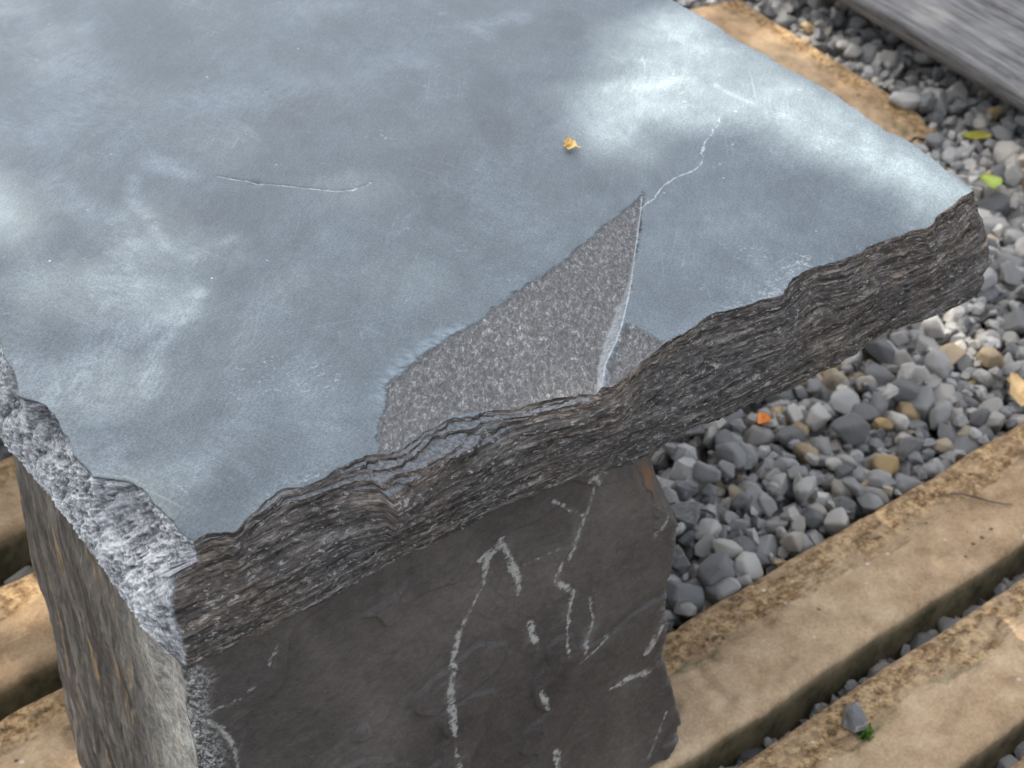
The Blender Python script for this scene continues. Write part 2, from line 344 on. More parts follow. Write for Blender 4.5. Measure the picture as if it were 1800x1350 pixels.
    col = t.mix(scar, top, scarc)
    fro = t.math('MULTIPLY', t.attr('frost'), t.rng(t.noise(380, 4, 0.75), 0.50, 0.64))
    col = t.mix(t.math('MULTIPLY', fro, 0.8), col, (0.36, 0.375, 0.37))
    # bruised white riser
    col = t.mix(t.math('MULTIPLY', t.attr('riser'), t.rng(t.noise(360, 4, 0.8), 0.30, 0.60, 0.10, 0.9)), col, (0.36, 0.38, 0.385))
    # hairline cracks, pale
    cr = t.math('ADD', t.attr('crack'), t.math('MULTIPLY', t.math('SUBTRACT', t.noise(520, 3, 0.7), 0.5), 0.9))
    crm = t.rng(cr, 0.15, 0.60, 1, 0)
    col = t.mix(t.math('MULTIPLY', crm, 0.75), col, (0.50, 0.535, 0.55))
    # broken front face: dark, foliated, pale flecks
    f1 = t.noise(1.0, 5, 0.72, co=t.co((42, 25, 500)), dist=0.25)
    f2 = t.noise(1.0, 4, 0.78, co=t.co((230, 90, 820)), dist=0.5)
    f3 = t.noise(12, 4, 0.6)
    fc = t.ramp(f1, [(0.36, (0.020, 0.018, 0.017)), (0.46, (0.060, 0.054, 0.050)), (0.56, (0.120, 0.109, 0.100)), (0.66, (0.27, 0.25, 0.225))])
    fc = t.mix(t.rng(f3, 0.38, 0.58, 0.2, 0.9), fc, t.mix(1.0, fc, (1.18, 1.02, 0.86), 'MULTIPLY'))
    fc = t.mix(t.math('MULTIPLY', t.rng(f2, 0.55, 0.64), 0.85), fc, (0.36, 0.34, 0.31))
    f4 = t.math('MULTIPLY', t.rng(t.noise(1.0, 5, 0.7, co=t.co((60, 100, 170)), dist=1.5), 0.61, 0.66), t.rng(t.noise(22, 2), 0.44, 0.54))
    fc = t.mix(t.math('MULTIPLY', f4, 0.85), fc, (0.45, 0.42, 0.36))
    fc = t.mix(t.math('MULTIPLY', t.rng(f2, 0.47, 0.36), 0.75), fc, (0.012, 0.011, 0.011))
    fc = t.mix(t.math('MULTIPLY', t.attr('proud'), 0.30), fc, (0.22, 0.215, 0.21))
    fc = t.mix(t.math('MULTIPLY', t.attr('lip'), t.rng(f2, 0.35, 0.6, 0.1, 0.7)), fc, (0.33, 0.33, 0.29))
    tr = t.mix(t.rng(t.noise(500, 3, 0.7), 0.35, 0.7), (0.085, 0.089, 0.092), (0.20, 0.206, 0.21))
    col = t.mix(t.attr('terrace'), col, tr)
    fmix = t.rng(t.math('ADD', t.attr('face'), t.math('MULTIPLY', t.math('SUBTRACT', f1, 0.5), 0.5)), 0.35, 0.60)
    col = t.mix(fmix, col, fc)
    # broken left face: crushed white crests, grey hollows
    l1 = t.noise(1.0, 4, 0.8, co=t.co((400, 260, 800), (math.radians(-28), 0, 0)), dist=0.4)
    lv = t.math('ADD', t.math('MULTIPLY', l1, 0.62), t.math('MULTIPLY', t.attr('proud'), 0.38))
    lc = t.ramp(lv, [(0.34, (0.060, 0.061, 0.064)), (0.44, (0.20, 0.205, 0.21)), (0.52, (0.40, 0.407, 0.415)), (0.62, (0.62, 0.63, 0.635))])
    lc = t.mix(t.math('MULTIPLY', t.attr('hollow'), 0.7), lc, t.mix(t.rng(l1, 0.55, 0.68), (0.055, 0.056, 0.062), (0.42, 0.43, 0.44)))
    col = t.mix(t.attr('left'), col, lc)
    rough = t.math('ADD', t.rng(v, 0.36, 0.66, 0.40, 0.52), t.math('MULTIPLY', t.math('MAXIMUM', t.math('MAXIMUM', scar, t.attr('terrace')), t.math('MAXIMUM', fmix, t.attr('left'))), 0.25), True)
    # relief
    bh = t.math('ADD', t.math('MULTIPLY', fine, 0.15), t.math('MULTIPLY', brush, 0.25))
    b1 = t.bump(bh, 0.10, 0.0004)
    rf = t.math('MAXIMUM', t.math('MAXIMUM', t.math('MULTIPLY', scar, 0.55), fmix), t.attr('left'))
    rough_h = t.math('MULTIPLY', t.math('ADD', t.math('ADD', f2, t.math('MULTIPLY', fl, 0.6)), l1), rf)
    b2 = t.bump(rough_h, 0.7, 0.0011, b1)
    brk = t.math('MAXIMUM', t.math('MAXIMUM', scar, t.attr('terrace')), t.math('MAXIMUM', fmix, t.attr('left')))
    return t.done(col, rough, t.rng(brk, 0.0, 1.0, 0.5, 0.18), b2)

def mat_leg():
    t = NT('slate_leg')
    a = t.noise(9, 5, 0.6, dist=0.5)
    b = t.noise(220, 5, 0.75)
    s = t.noise(1.0, 4, 0.65, co=t.co((30, 60, 8), (0, math.radians(20), 0)))
    v = t.math('ADD', t.math('MULTIPLY', a, 0.5), t.math('ADD', t.math('MULTIPLY', b, 0.25), t.math('MULTIPLY', s, 0.25)))
    fr = t.ramp(v, [(0.38, (0.040, 0.035, 0.031)), (0.50, (0.078, 0.068, 0.060)), (0.62, (0.130, 0.113, 0.098))])
    fl = t.math('MULTIPLY', t.rng(t.noise(480, 3, 0.7), 0.66, 0.74), 0.5)
    fr = t.mix(fl, fr, (0.26, 0.25, 0.23))
    vn_ = t.math('ADD', t.attr('vein'), t.math('MULTIPLY', t.math('SUBTRACT', t.noise(420, 4, 0.8), 0.5), 7.0))
    vm = t.rng(vn_, -0.6, 1.2, 1, 0)
    vm = t.math('MULTIPLY', vm, t.rng(t.noise(170, 4, 0.7), 0.38, 0.54, 0.04, 1))
    fr = t.mix(t.math('MULTIPLY', vm, 0.8), fr, t.mix(t.noise(90, 3), (0.30, 0.30, 0.28), (0.62, 0.60, 0.54)))
    haz = t.math('MULTIPLY', t.rng(vn_, 0.5, 9.0, 1, 0), t.rng(t.noise(60, 4, 0.7), 0.5, 0.7, 0, 0.35))
    fr = t.mix(haz, fr, (0.22, 0.21, 0.20))
    rust = t.math('MULTIPLY', t.attr('rust'), t.rng(t.noise(70, 4, 0.6), 0.45, 0.62))
    fr = t.mix(rust, fr, (0.26, 0.11, 0.03))
    # side face: grey with vertical ochre streaks
    sc = t.co((60, 150, 24), (math.radians(-6), 0, 0))
    s1 = t.noise(1.0, 5, 0.65, co=sc, dist=0.6)
    s2 = t.noise(1.0, 3, 0.6, co=t.co((60, 110, 16), (math.radians(-6), 0, 0)), dist=0.4)
    sd = t.ramp(s1, [(0.34, (0.034, 0.030, 0.026)), (0.50, (0.080, 0.072, 0.062)), (0.66, (0.185, 0.165, 0.135))])
    sd = t.mix(t.math('MULTIPLY', t.rng(s2, 0.60, 0.72), 0.7), sd, (0.36, 0.235, 0.105))
    sd = t.mix(t.math('MULTIPLY', t.rng(t.noise(1.0, 3, 0.6, co=t.co((60, 190, 30))), 0.66, 0.74), 0.7), sd, (0.36, 0.33, 0.31))
    cr = t.rng(t.noise(260, 5, 0.75), 0.40, 0.62)
    sd = t.mix(t.math('MULTIPLY', t.attr('corner'), t.math('ADD', t.math('MULTIPLY', cr, 0.6), 0.35)), sd, (0.50, 0.48, 0.415))
    col = t.mix(t.attr('side'), fr, sd)
    col = t.mix(t.math('MULTIPLY', t.attr('crumb'), t.rng(t.noise(420, 5, 0.8), 0.42, 0.66)), col, (0.60, 0.59, 0.55))
    bm = t.bump(t.math('ADD', t.math('MULTIPLY', b, 0.6), t.noise(600, 3, 0.7)), 0.7, 0.0011)
    return t.done(col, 0.62, 0.45, bm)

def mat_concrete():
    t = NT('weathered_concrete')
    at = t.attr('across')            # 0 front edge .. 1 back edge of the top
    oi = t.n('ShaderNodeObjectInfo').outputs['Location']
    wv = t.n('ShaderNodeVectorMath', operation='ADD')
    t.l(t.tc.outputs['Object'], wv.inputs[0]); t.l(oi, wv.inputs[1])
    w = wv.outputs[0]
    a = t.noise(6, 5, 0.6, co=w, dist=0.5)
    b = t.noise(45, 5, 0.65, co=w)
    c = t.noise(380, 4, 0.7, co=w)
    v = t.math('ADD', t.math('MULTIPLY', a, 0.4), t.math('ADD', t.math('MULTIPLY', b, 0.35), t.math('MULTIPLY', c, 0.25)))
    col = t.ramp(v, [(0.37, (0.235, 0.148, 0.078)), (0.50, (0.415, 0.285, 0.164)), (0.63, (0.59, 0.44, 0.275))])
    # brown algae crust along the back third, ragged
    e = t.math('ADD', at, t.math('MULTIPLY', t.math('SUBTRACT', t.noise(1.0, 5, 0.65, co=t.co((14, 60, 60), src=w)), 0.5), 0.55))
    band = t.rng(e, 0.58, 0.70)
    blot = t.rng(t.noise(1.0, 5, 0.7, co=t.co((38, 80, 80), src=w), dist=0.7), 0.40, 0.58)
    crust = t.ramp(t.noise(150, 5, 0.72, co=w), [(0.38, (0.060, 0.037, 0.017)), (0.49, (0.23, 0.135, 0.058)), (0.62, (0.52, 0.36, 0.185))])
    col = t.mix(t.math('MULTIPLY', band, t.math('ADD', t.math('MULTIPLY', blot, 0.45), 0.50)), col, crust)
    # lichen and moss line at the crust's edge
    ml = t.math('MULTIPLY', t.rng(t.math('ABSOLUTE', t.math('SUBTRACT', e, 0.60)), 0.0, 0.08, 1, 0), t.rng(t.noise(1.0, 4, 0.6, co=t.co((9, 30, 30), src=w)), 0.46, 0.62))
    col = t.mix(t.math('MULTIPLY', ml, 0.75), col, t.mix(t.rng(c, 0.4, 0.6), (0.055, 0.070, 0.022), (0.16, 0.13, 0.07)))
    # pits and pale grit
    pit = t.math('MULTIPLY', t.rng(t.vor(70, co=w), 0.10, 0.16, 1, 0), t.rng(t.noise(30, 2, co=w), 0.60, 0.64))
    col = t.mix(t.math('MULTIPLY', pit, 0.85), col, (0.07, 0.05, 0.035))
    gr = t.math('MULTIPLY', t.rng(t.vor(85, co=t.co((1, 1, 1), (0.3, 0.2, 0.9), src=w)), 0.10, 0.17, 1, 0), t.rng(t.noise(25, 2, co=w), 0.60, 0.64))
    col = t.mix(t.math('MULTIPLY', gr, 0.7), col, (0.66, 0.60, 0.50))
    drt = t.math('MULTIPLY', t.rng(t.noise(16, 5, 0.7, co=w, dist=0.5), 0.52, 0.68), 0.5)
    col = t.mix(drt, col, t.mix(1.0, col, (0.62, 0.58, 0.52), 'MULTIPLY'))
    # sides in a darker olive brown
    sd = t.ramp(b, [(0.35, (0.075, 0.066, 0.034)), (0.65, (0.24, 0.195, 0.11))])
    col = t.mix(t.attr('side'), col, sd)
    bm = t.bump(t.math('ADD', c, t.math('MULTIPLY', b, 1.2)), 0.5, 0.0014)
    return t.done(col, 0.88, 0.25, bm)

PEB = [(0.00, (0.085, 0.085, 0.085)), (0.14, (0.155, 0.154, 0.151)), (0.30, (0.235, 0.231, 0.223)), (0.48, (0.32, 0.312, 0.294)),
       (0.62, (0.43, 0.413, 0.376)), (0.74, (0.29, 0.264, 0.228)), (0.86, (0.56, 0.53, 0.47)), (0.94, (0.38, 0.325, 0.255)), (0.975, (0.43, 0.31, 0.16)), (1.0, (0.46, 0.30, 0.10))]
def mat_pebble(joined):
    t = NT('grey_pebble_joined' if joined else 'grey_pebble')
    if joined:
        r = t.attr('tone'); w = t.tc.outputs['Object']
    else:
        oi = t.n('ShaderNodeObjectInfo'); r = oi.outputs['Random']
        wv = t.n('ShaderNodeVectorMath', operation='ADD')
        t.l(t.tc.outputs['Object'], wv.inputs[0]); t.l(oi.outputs['Location'], wv.inputs[1]); w = wv.outputs[0]
    base = t.ramp(r, PEB)
    n1 = t.noise(70, 5, 0.62, co=w, dist=0.6); n2 = t.noise(420, 4, 0.7, co=w)
    col = t.mix(t.rng(n1, 0.42, 0.62, 0, 0.5), base, t.mix(0.5, base, (0.40, 0.375, 0.33)))
    col = t.mix(t.rng(n2, 0.35, 0.65, 0.0, 0.40), col, t.mix(0.55, col, (0.06, 0.062, 0.066)))
    ve = t.rng(t.math('ABSOLUTE', t.math('SUBTRACT', t.noise(26, 3, 0.5, co=w, dist=1.2), 0.5)), 0.0, 0.018, 1, 0)
    col = t.mix(t.math('MULTIPLY', ve, 0.35), col, (0.50, 0.47, 0.42))
    st = t.rng(t.noise(34, 3, 0.6, co=w), 0.70, 0.78, 0, 0.4)
    col = t.mix(st, col, (0.40, 0.27, 0.11))
    bm = t.bump(t.math('ADD', n2, t.math('MULTIPLY', n1, 1.5)), 0.5, 0.0016)
    return t.done(col, t.rng(n1, 0.3, 0.7, 0.55, 0.75), 0.4, bm)

def mat_soil():
    t = NT('dark_gravelly_soil')
    v = t.vor(52); r = t.vor(52, out='Color')
    n = t.noise(150, 4, 0.7)
    col = t.mix(t.rng(v, 0.2, 0.7), (0.13, 0.13, 0.13), (0.03, 0.029, 0.027))
    col = t.mix(t.rng(n, 0.4, 0.7, 0, 0.5), col, (0.10, 0.09, 0.075))
    bm = t.bump(t.math('SUBTRACT', 1.0, v), 0.9, 0.012)
    return t.done(col, 0.9, 0.2, bm)

def mat_wood():
    t = NT('silvered_timber')
    oi = t.n('ShaderNodeObjectInfo')
    wv = t.n('ShaderNodeVectorMath', operation='ADD')
    t.l(t.tc.outputs['Object'], wv.inputs[0]); t.l(oi.outputs['Location'], wv.inputs[1]); w = wv.outputs[0]
    g = t.noise(1.0, 6, 0.68, co=t.co((260, 12, 260), src=w), dist=0.6)
    g2 = t.noise(1.0, 4, 0.6, co=t.co((60, 3, 60), src=w), dist=0.5)
    p = t.noise(13, 4, 0.6, co=w)
    v = t.math('ADD', t.math('MULTIPLY', g, 0.5), t.math('ADD', t.math('MULTIPLY', g2, 0.3), t.math('MULTIPLY', p, 0.2)))
    col = t.ramp(v, [(0.39, (0.040, 0.038, 0.036)), (0.48, (0.130, 0.125, 0.119)), (0.57, (0.215, 0.207, 0.197)), (0.67, (0.33, 0.318, 0.30))])
    bl = t.math('MULTIPLY', t.rng(t.noise(1.0, 4, 0.65, co=t.co((55, 17, 55), src=w)), 0.60, 0.70), 0.55)
    col = t.mix(bl, col, (0.085, 0.080, 0.078))
    bm = t.bump(g, 0.6, 0.0015)
    return t.done(col, 0.85, 0.25, bm)

def mat_plain(name, c1, c2, scale=120, rough=0.7, spec=0.35, trans=None):
    t = NT(name)
    col = t.mix(t.rng(t.noise(scale, 4, 0.65), 0.35, 0.65), c1, c2)
    if trans:
        t.b.inputs['Subsurface Weight'].default_value = 0.0
    return t.done(col, rough, spec)

M_SLATE = mat_slate(); M_LEG = mat_leg(); M_CONC = mat_concrete(); M_PEB = mat_pebble(False); M_PEBJ = mat_pebble(True)
M_SOIL = mat_soil(); M_WOOD = mat_wood()
M_LEAF = mat_plain('tree_leaf', (0.045, 0.085, 0.018), (0.085, 0.13, 0.03), 8, 0.5)
M_BARK = mat_plain('bark', (0.07, 0.055, 0.04), (0.16, 0.13, 0.10), 30, 0.9)
M_GREEN = mat_plain('fresh_green_leaf', (0.22, 0.33, 0.035), (0.36, 0.42, 0.07), 120, 0.5)
M_YELLOW = mat_plain('yellowing_leaf', (0.27, 0.27, 0.03), (0.38, 0.33, 0.05), 120, 0.5)
M_ORANGE = mat_plain('orange_dry_leaf', (0.70, 0.22, 0.03), (0.80, 0.35, 0.08), 140, 0.6)
M_PETAL = mat_plain('dried_yellow_petal', (0.62, 0.38, 0.09), (0.80, 0.60, 0.26), 500, 0.6)
M_TAN = mat_plain('tan_dry_leaf', (0.42, 0.27, 0.12), (0.60, 0.43, 0.22), 140, 0.7)
M_MOSS = mat_plain('moss_green', (0.06, 0.14, 0.02), (0.12, 0.24, 0.04), 200, 0.7)

# ------------------------------------------------------------------ ground
SLAT_TOP = 0.05
g = 60
ground = obj('ground', mesh_np('ground', np.array([(-g, -g, -.04), (g, -g, -.04), (g, g, -.04), (-g, g, -.04)]), np.array([[0, 1, 2, 3]])), M_SOIL, kind='structure')

# ------------------------------------------------------------------ the slate bench
bench = obj('stone_bench', None, label='slate bench, thick blue-grey slab with broken edges on a dark stone block leg', cat='bench')

rimF = curve(RIM_FRONT); faceT = curve(FACE_TOP); botZ = curve(BOTTOM_XZ)
rl = sorted(RIM_LEFT, key=lambda p: p[1]); rr_ = sorted(RIM_RIGHT, key=lambda p: p[1])
YMAX = 1.25
def rimL(y):
    b = np.interp(y, [p[1] for p in rl], [p[0] for p in rl])
    return b + (y > .235) * (0.006 * fbm(y * 14, 0 * y + 3, 5) - 0.0 ) * sstep(.235, .28, y)
def rimR(y):
    b = np.interp(y, [p[1] for p in rr_], [p[0] for p in rr_])
    return b + np.maximum(0, y - .3426) * 0.03 + 0.0022 * fbm(y * 45, 0 * y + 1, 9, 4) + 0.0007 * vn(y * 400, 0 * y, 3)
rightX = curve(RIGHT_XZ, 1, 0); ridgeX = curve(RIDGE_XZ, 1, 0); leftBZ = curve(LEFT_BOTTOM_YZ)

def build_slab():
    NC = 1100
    NT_, NF = 64, 136                       # rows over the terraces, rows down the face
    a = np.linspace(0, 1, NC)
    q = np.concatenate([np.linspace(0, .115, 190)[:-1], np.linspace(.115, .30, 170)[:-1], np.linspace(.30, YMAX, 64)])
    NTOP = len(q)
    # --- top, from the rim inwards
    X0 = rl[0][0] * (1 - a) + rimR(np.array(0.0)) * a
    yr = rimF(X0) + 0.0022 * fbm(X0 * 80, 0 * X0 + 2, 21, 5, .65)
    Y = yr[None, :] * (1 - q[:, None] / YMAX) + q[:, None] + 0 * a[None, :]
    XL = rimL(np.clip(Y[:, :1], -1, 9)) + 0.0009 * fbm(Y[:, :1] * 220, 0 * Y[:, :1], 8, 3)
    XR = rimR(Y[:, -1:])
    X = XL * (1 - a) + XR * a
    sd = poly_sd(X + .0035 * fbm(X * 110, Y * 110, 191, 4, .6), Y + .0035 * fbm(X * 110, Y * 110, 192, 4, .6), SCAR_MAIN)
    dr = poly_dist(X, Y, SCAR_RIDGE)
    # main scar: a flat split that wedges down towards its right-hand ridge
    along = np.clip((X - 0.2024) / (0.332 - 0.2024), 0, 1)
    depth_r = 0.0042 * (1 - along) ** 0.8 + 0.0003
    left_d = poly_dist(X, Y, SCAR_MAIN[:11])
    wall = sstep(0.0, 1, dr / (0.0008 + 0.0060 * np.exp(-((along - 0.26) / 0.20) ** 2) + 0.0012 * (1 - along)))
    d_main = np.where(sd > 0, np.minimum(left_d * 0.075 + .00035 * sstep(0, .0012, left_d), depth_r) * wall, 0)
    d_main = d_main * (0.93 + 0.10 * fbm(X * 60, Y * 60, 4, 3))
    s2 = poly_sd(X, Y, SCAR_SMALL)
    d2 = np.where(s2 > 0, np.minimum(0.0017, s2 * 0.5), 0)
    s3 = np.maximum(np.maximum(poly_sd(X, Y, FLAKE_A), poly_sd(X, Y, FLAKE_B)), poly_sd(X, Y, FLAKE_C) - .001)
    d3 = np.where(s3 > 0, np.minimum(0.0006, s3 * 0.08), 0)
    scarsd = np.maximum(sd - 0.0002, s2)
    frost = sstep(-.004, .004, s3)
    und = 0.0007 * fbm(X * 9, Y * 9, 77, 3)
    pits = sum(np.exp(-(((X - p[0]) ** 2 + (Y - p[1]) ** 2) / r ** 2)) * dp for p, r, dp in zip(PIT, (.0035, .0012, .0012, .001, .0008), (.0011, .0012, .0004, .0003, .0003)))
    # two low lips where a thin flake has lifted
    lipb = poly_dist(X, Y, CRACK_B)
    rough_s = sstep(0, .002, scarsd) * 0.00018 * fbm(X * 420, Y * 300, 12, 3)
    rag = 0.0006 * sstep(.004, 0, q[:, None]) * fbm(X * 300, Y * 300, 13, 2)
    DEP = np.maximum(np.maximum(d_main, d2), d3)
    Z = ZT - DEP + und - pits + rough_s + rag * 0 - 0.0004 * sstep(.0012, 0, lipb)
    edge_round = 0.0010 * np.exp(-(np.minimum(X - XL, XR - X)) / .0016)
    Z = Z - edge_round
    XJ = X + .0026 * fbm(X * 120, Y * 120, 141, 4, .7); YJ = Y + .0026 * fbm(X * 120, Y * 120, 142, 4, .7)
    XK = X + .0026 * fbm(X * 110, Y * 110, 143, 4, .7); YK = Y + .0026 * fbm(X * 110, Y * 110, 144, 4, .7)
    cdist = np.minimum(np.minimum(poly_dist(XJ, YJ, CRACK_A) * 1.1, poly_dist(XK, YK, CRACK_A[4:]) * 1.5) * 1000, (poly_dist(X + .0006 * np.abs(vn(X * 300, Y * 60, 145)), Y + .0008 * np.floor(3 * np.abs(vn(X * 160, Y * 160, 146))), CRACK_B)) * 1000 * 0.9)
    cdist = np.minimum(cdist, poly_dist(X, Y, CRACK_C) * 1000 * 3.2)
    cdist = np.minimum(cdist, poly_dist(XJ, YJ, CRACK_D) * 1000 * 2.4)
    cdist = np.minimum(cdist, poly_dist(XJ, YJ, CRACK_E) * 1000 * 3.0)
    cdist = np.minimum(cdist, np.where(along > .05, poly_dist(X, Y, SCAR_RIDGE) * 1000 * 1.1, 9))
    cdist = np.minimum(cdist, 0.1 + np.hypot(X - PIT[2][0], Y - PIT[2][1]) * 1000 / 2.2)
    for p, s in ((PIT[3], 1.6), (PIT[4], 2.2)):
        cdist = np.minimum(cdist, 0.1 + np.hypot(X - p[0], Y - p[1]) * 1000 / s)
    riser = np.where(sd > -.0006, sstep(0.98, 0.72, wall) * (1 - along * .8), 0)
    wear = np.exp(-(poly_dist(X, Y, WEAR_RIM) / .0062) ** 2) * sstep(.0015, -.0015, sd)
    smear = 0 * X; stain_shade = 0 * X
    XS_ = X + .006 * fbm(X * 40, Y * 40, 181, 3); YS_ = Y + .006 * fbm(X * 40, Y * 40, 182, 3)
    for pts, wd, st in SMEARS:
        smear = np.maximum(smear, st * np.exp(-(poly_dist(XS_, YS_, pts) / wd) ** 2))
    for cx, cy, m0, m1, m2, m3, st in STAIN_SHADES:
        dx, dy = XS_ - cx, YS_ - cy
        stain_shade = np.maximum(stain_shade, st * sstep(1.35, .75, np.hypot(m0 * dx + m1 * dy, m2 * dx + m3 * dy)))
    A = dict(scar=np.clip(scarsd * 1000, -12, 12), crack=np.clip(cdist, 0, 8), riser=riser, wear=wear, frost=frost, smear=smear, stain_shade=np.clip(stain_shade, 0, 1))
    # --- terraces then face, row 0 is the rim
    tt = np.linspace(0, 1, NT_ + 1)[1:]
    zr = Z[0]; Xr = X[0]; yrim = Y[0]
    wj = 0.0018 * fbm(Xr * 130, 0 * Xr, 31, 4)
    yft = faceT(Xr) + wj * 0.5
    yft = np.minimum(yft, yrim - 0.0022 - 0.0022 * np.clip(fbm(Xr * 60, 0 * Xr + 5, 32, 4), -1, 1))
    zdrop = 0.0072 + 0.0014 * fbm(Xr * 30, 0 * Xr + 4, 41, 3)
    Yt = yrim[None] + (yft - yrim)[None] * tt[:, None]
    Xt = np.broadcast_to(Xr, Yt.shape)
    wid = (yrim - yft)[None]
    LV = 5
    Qs = 0 * Yt; dark = 0 * Yt
    wmm = np.maximum(wid, .0012)
    hs_ = []
    for i_ in range(LV):
        hs_.append(0.35 + 1.3 * np.clip(0.5 + 0.9 * fbm(Xr * 24 + 7 * i_, 0 * Xr + i_ * 3.3, 51 + i_, 2), 0, 1) ** 1.5)
    tot_ = sum(hs_)
    for i_ in range(LV):
        tb = (i_ + 0.25) / LV + 0.36 * fbm(Xr * 34 + 3 * i_, 0 * Xr + i_ * 5.1, 54 + i_, 3) + 0.10 * fbm(Xr * 260, 0 * Xr + i_, 57 + i_, 3)
        tb = np.clip(tb, 0.02, 0.97)
        du = (tt[:, None] - tb[None]) * wmm                      # metres past the break
        rw = 0.0006
        Qs = Qs + (hs_[i_] / tot_)[None] * sstep(0, rw, du)
        lipd = np.exp(-((du - rw * .8) / .0005) ** 2)
        Qs = Qs + 0.05 * lipd * (hs_[i_] / tot_)[None]
        dark = np.maximum(dark, sstep(-.0003, .0001, du) * sstep(rw * 1.5, rw * .9, du))
    D = tt[:, None] + 0 * Yt
    Zt = zr[None] - (zdrop[None] - (ZT - zr)[None] * .6) * np.clip(0.9 * Qs + 0.1 * D, 0, 1.06)
    Zt = Zt + 0.00012 * fbm(Xt * 500, Yt * 500, 53, 2)
    terr = np.clip(Qs * 6, 0, 1) * sstep(.0022, .006, wid + 0 * D) * (1 - sstep(.92, 1.0, tt[:, None]))
    tf = np.linspace(0, 1, NF + 1)[1:] ** 0.96
    zt0 = Zt[-1]; y0 = Yt[-1]
    zb = botZ(Xr) + 0.0011 * fbm(Xr * 110, 0 * Xr + 9, 61, 4) + 0.0006 * vn(Xr * 500, 0 * Xr, 62)
    yb = -0.0085 + 0.004 * fbm(Xr * 16, 0 * Xr + 2, 63, 3)
    Zf = zt0[None] + (zb - zt0)[None] * tf[:, None]
    sw = sstep(0, 0.75, tf)[:, None]
    Yf = y0[None] * (1 - sw) + yb[None] * sw - 0.0035 * np.sin(np.pi * tf)[:, None] + 0.006 * sstep(.86, 1.0, tf)[:, None] ** 2
    Xf = np.broadcast_to(Xr, Yf.shape).copy()
    # foliation bends up towards the cusps between the scallops
    cusps = [.018, .0866, .150, .2037, .262, .338, .4323, .50]
    cw = sum(np.exp(-np.abs(Xf - c) / .016) * (0.6 + 0.4 * math.sin(9 * c * 40)) for c in cusps)
    zw = Zf - 0.003 * cw * (1 - tf[:, None]) + 0.0022 * fbm(Xf * 22, Zf * 30, 64, 3)
    lump = fbm(Xf * 26, zw * 80, 65, 4)
    stri = fbm(Xf * 26, zw * 420, 66, 4, .6)
    ly = zw / .0031 + .7 * fbm(Xf * 14, Zf * 30, 164, 3); lc_ = np.floor(ly)
    lay = vn(Xf * 24 + lc_ * 7.77, lc_ * 1.31, 165) + .5 * vn(Xf * 75 + lc_ * 3.3, lc_ * 2.31, 166)
    ly2 = zw / .0013 + .9 * fbm(Xf * 22, Zf * 40, 167, 3); lc2 = np.floor(ly2)
    lay2 = vn(Xf * 55 + lc2 * 5.7, lc2 * 1.77, 168)
    gr = fbm(Xf * 260, zw * 820, 67, 3, .6)
    disp = 0.0012 * lump + 0.0004 * stri + 0.0008 * gr + 0.0007 * lay + 0.0007 * lay2
    # splinter steps: plates that stop short
    pl = fbm(Xf * 18, zw * 150, 68, 3)
    disp += 0.0012 * sstep(.02, .10, pl) + 0.0010 * sstep(.25, .31, pl)
    fade = sstep(0, .10, tf)[:, None]
    Yf = Yf - disp * fade
    Zf = Zf + 0.0006 * gr * fade
    # side limits of the face: the ridge at the near corner, the rounded right end
    zl = np.linspace(0, 1, NF)
    rx = ridgeX(Zf[:, 0]); bl = np.exp(-(Xf - Xr[0]) / .012)
    Xf = Xf + bl * (rx - Xr[0])[:, None]
    ex = rightX(Zf[:, -1]) - Xr[-1]; br = np.exp(-(Xr[-1] - Xf) / .03)
    Xf = Xf + br * ex[:, None]
    Yf = Yf + 0.010 * np.exp(-(rightX(Zf) - Xf).clip(0) / .006) * fade
    # same ridge start for the terrace rows
    rxt = np.interp(np.linspace(0, 1, NT_), [0, 1], [Xr[0], Xr[0]])
    VX = np.concatenate([X[::-1], Xt, Xf]); VY = np.concatenate([Y[::-1], Yt, Yf]); VZ = np.concatenate([Z[::-1], Zt, Zf])
    NR = VX.shape[0]
    base = dict(face=0, terrace=0, left=0, proud=0, lip=0, hollow=0, scar=-12, crack=8, riser=0, wear=0, frost=0, smear=0, stain_shade=0)
    out = {k: np.full((NR, NC), float(v)) for k, v in base.items()}
    for k, v in A.items():
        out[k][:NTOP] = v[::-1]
    out['scar'][NTOP:] = -12
    out['terrace'][NTOP:NTOP + NT_] = terr
    out['terrace'][NTOP:NTOP + NT_] = np.maximum(terr, 0)
    steep = np.broadcast_to(sstep(.0075, .003, wid), Yt.shape)
    out['face'][NTOP:NTOP + NT_] = np.maximum(steep * sstep(.05, .4, tt)[:, None], sstep(.80, 1.0, tt)[:, None])
    out['face'][NTOP:NTOP + NT_] = np.maximum(out['face'][NTOP:NTOP + NT_], dark)
    out['face'][NTOP + NT_:] = 1
    out['proud'][NTOP + NT_:] = np.clip(0.5 + 0.9 * (0.5 * stri + 0.5 * gr), 0, 1) ** 2
    out['lip'][NTOP + NT_:] = sstep(.90, .99, tf)[:, None] + 0 * Xf
    idx = np.arange(NR * NC).reshape(NR, NC)
    V = [np.stack([VX, VY, VZ], -1).reshape(-1, 3)]
    Q = [idx_faces(idx)]
    AT = {k: [v.ravel()] for k, v in out.items()}
    def add(P, att):
        off = sum(len(v) for v in V)
        V.append(P.reshape(-1, 3))
        for k in base:
            AT[k].append(np.broadcast_to(att.get(k, base[k]), P.shape[:2]).ravel())
        return np.arange(P.shape[0] * P.shape[1]).reshape(P.shape[:2]) + off
    # --- left face: columns hang from the top's left rim, first one is the near ridge
    K = NT_ + NF
    ridge = np.stack([VX[NTOP:, 0], VY[NTOP:, 0], VZ[NTOP:, 0]], -1)
    topc = np.stack([X[:, 0], Y[:, 0], Z[:, 0]], -1)                    # row 0 = rim
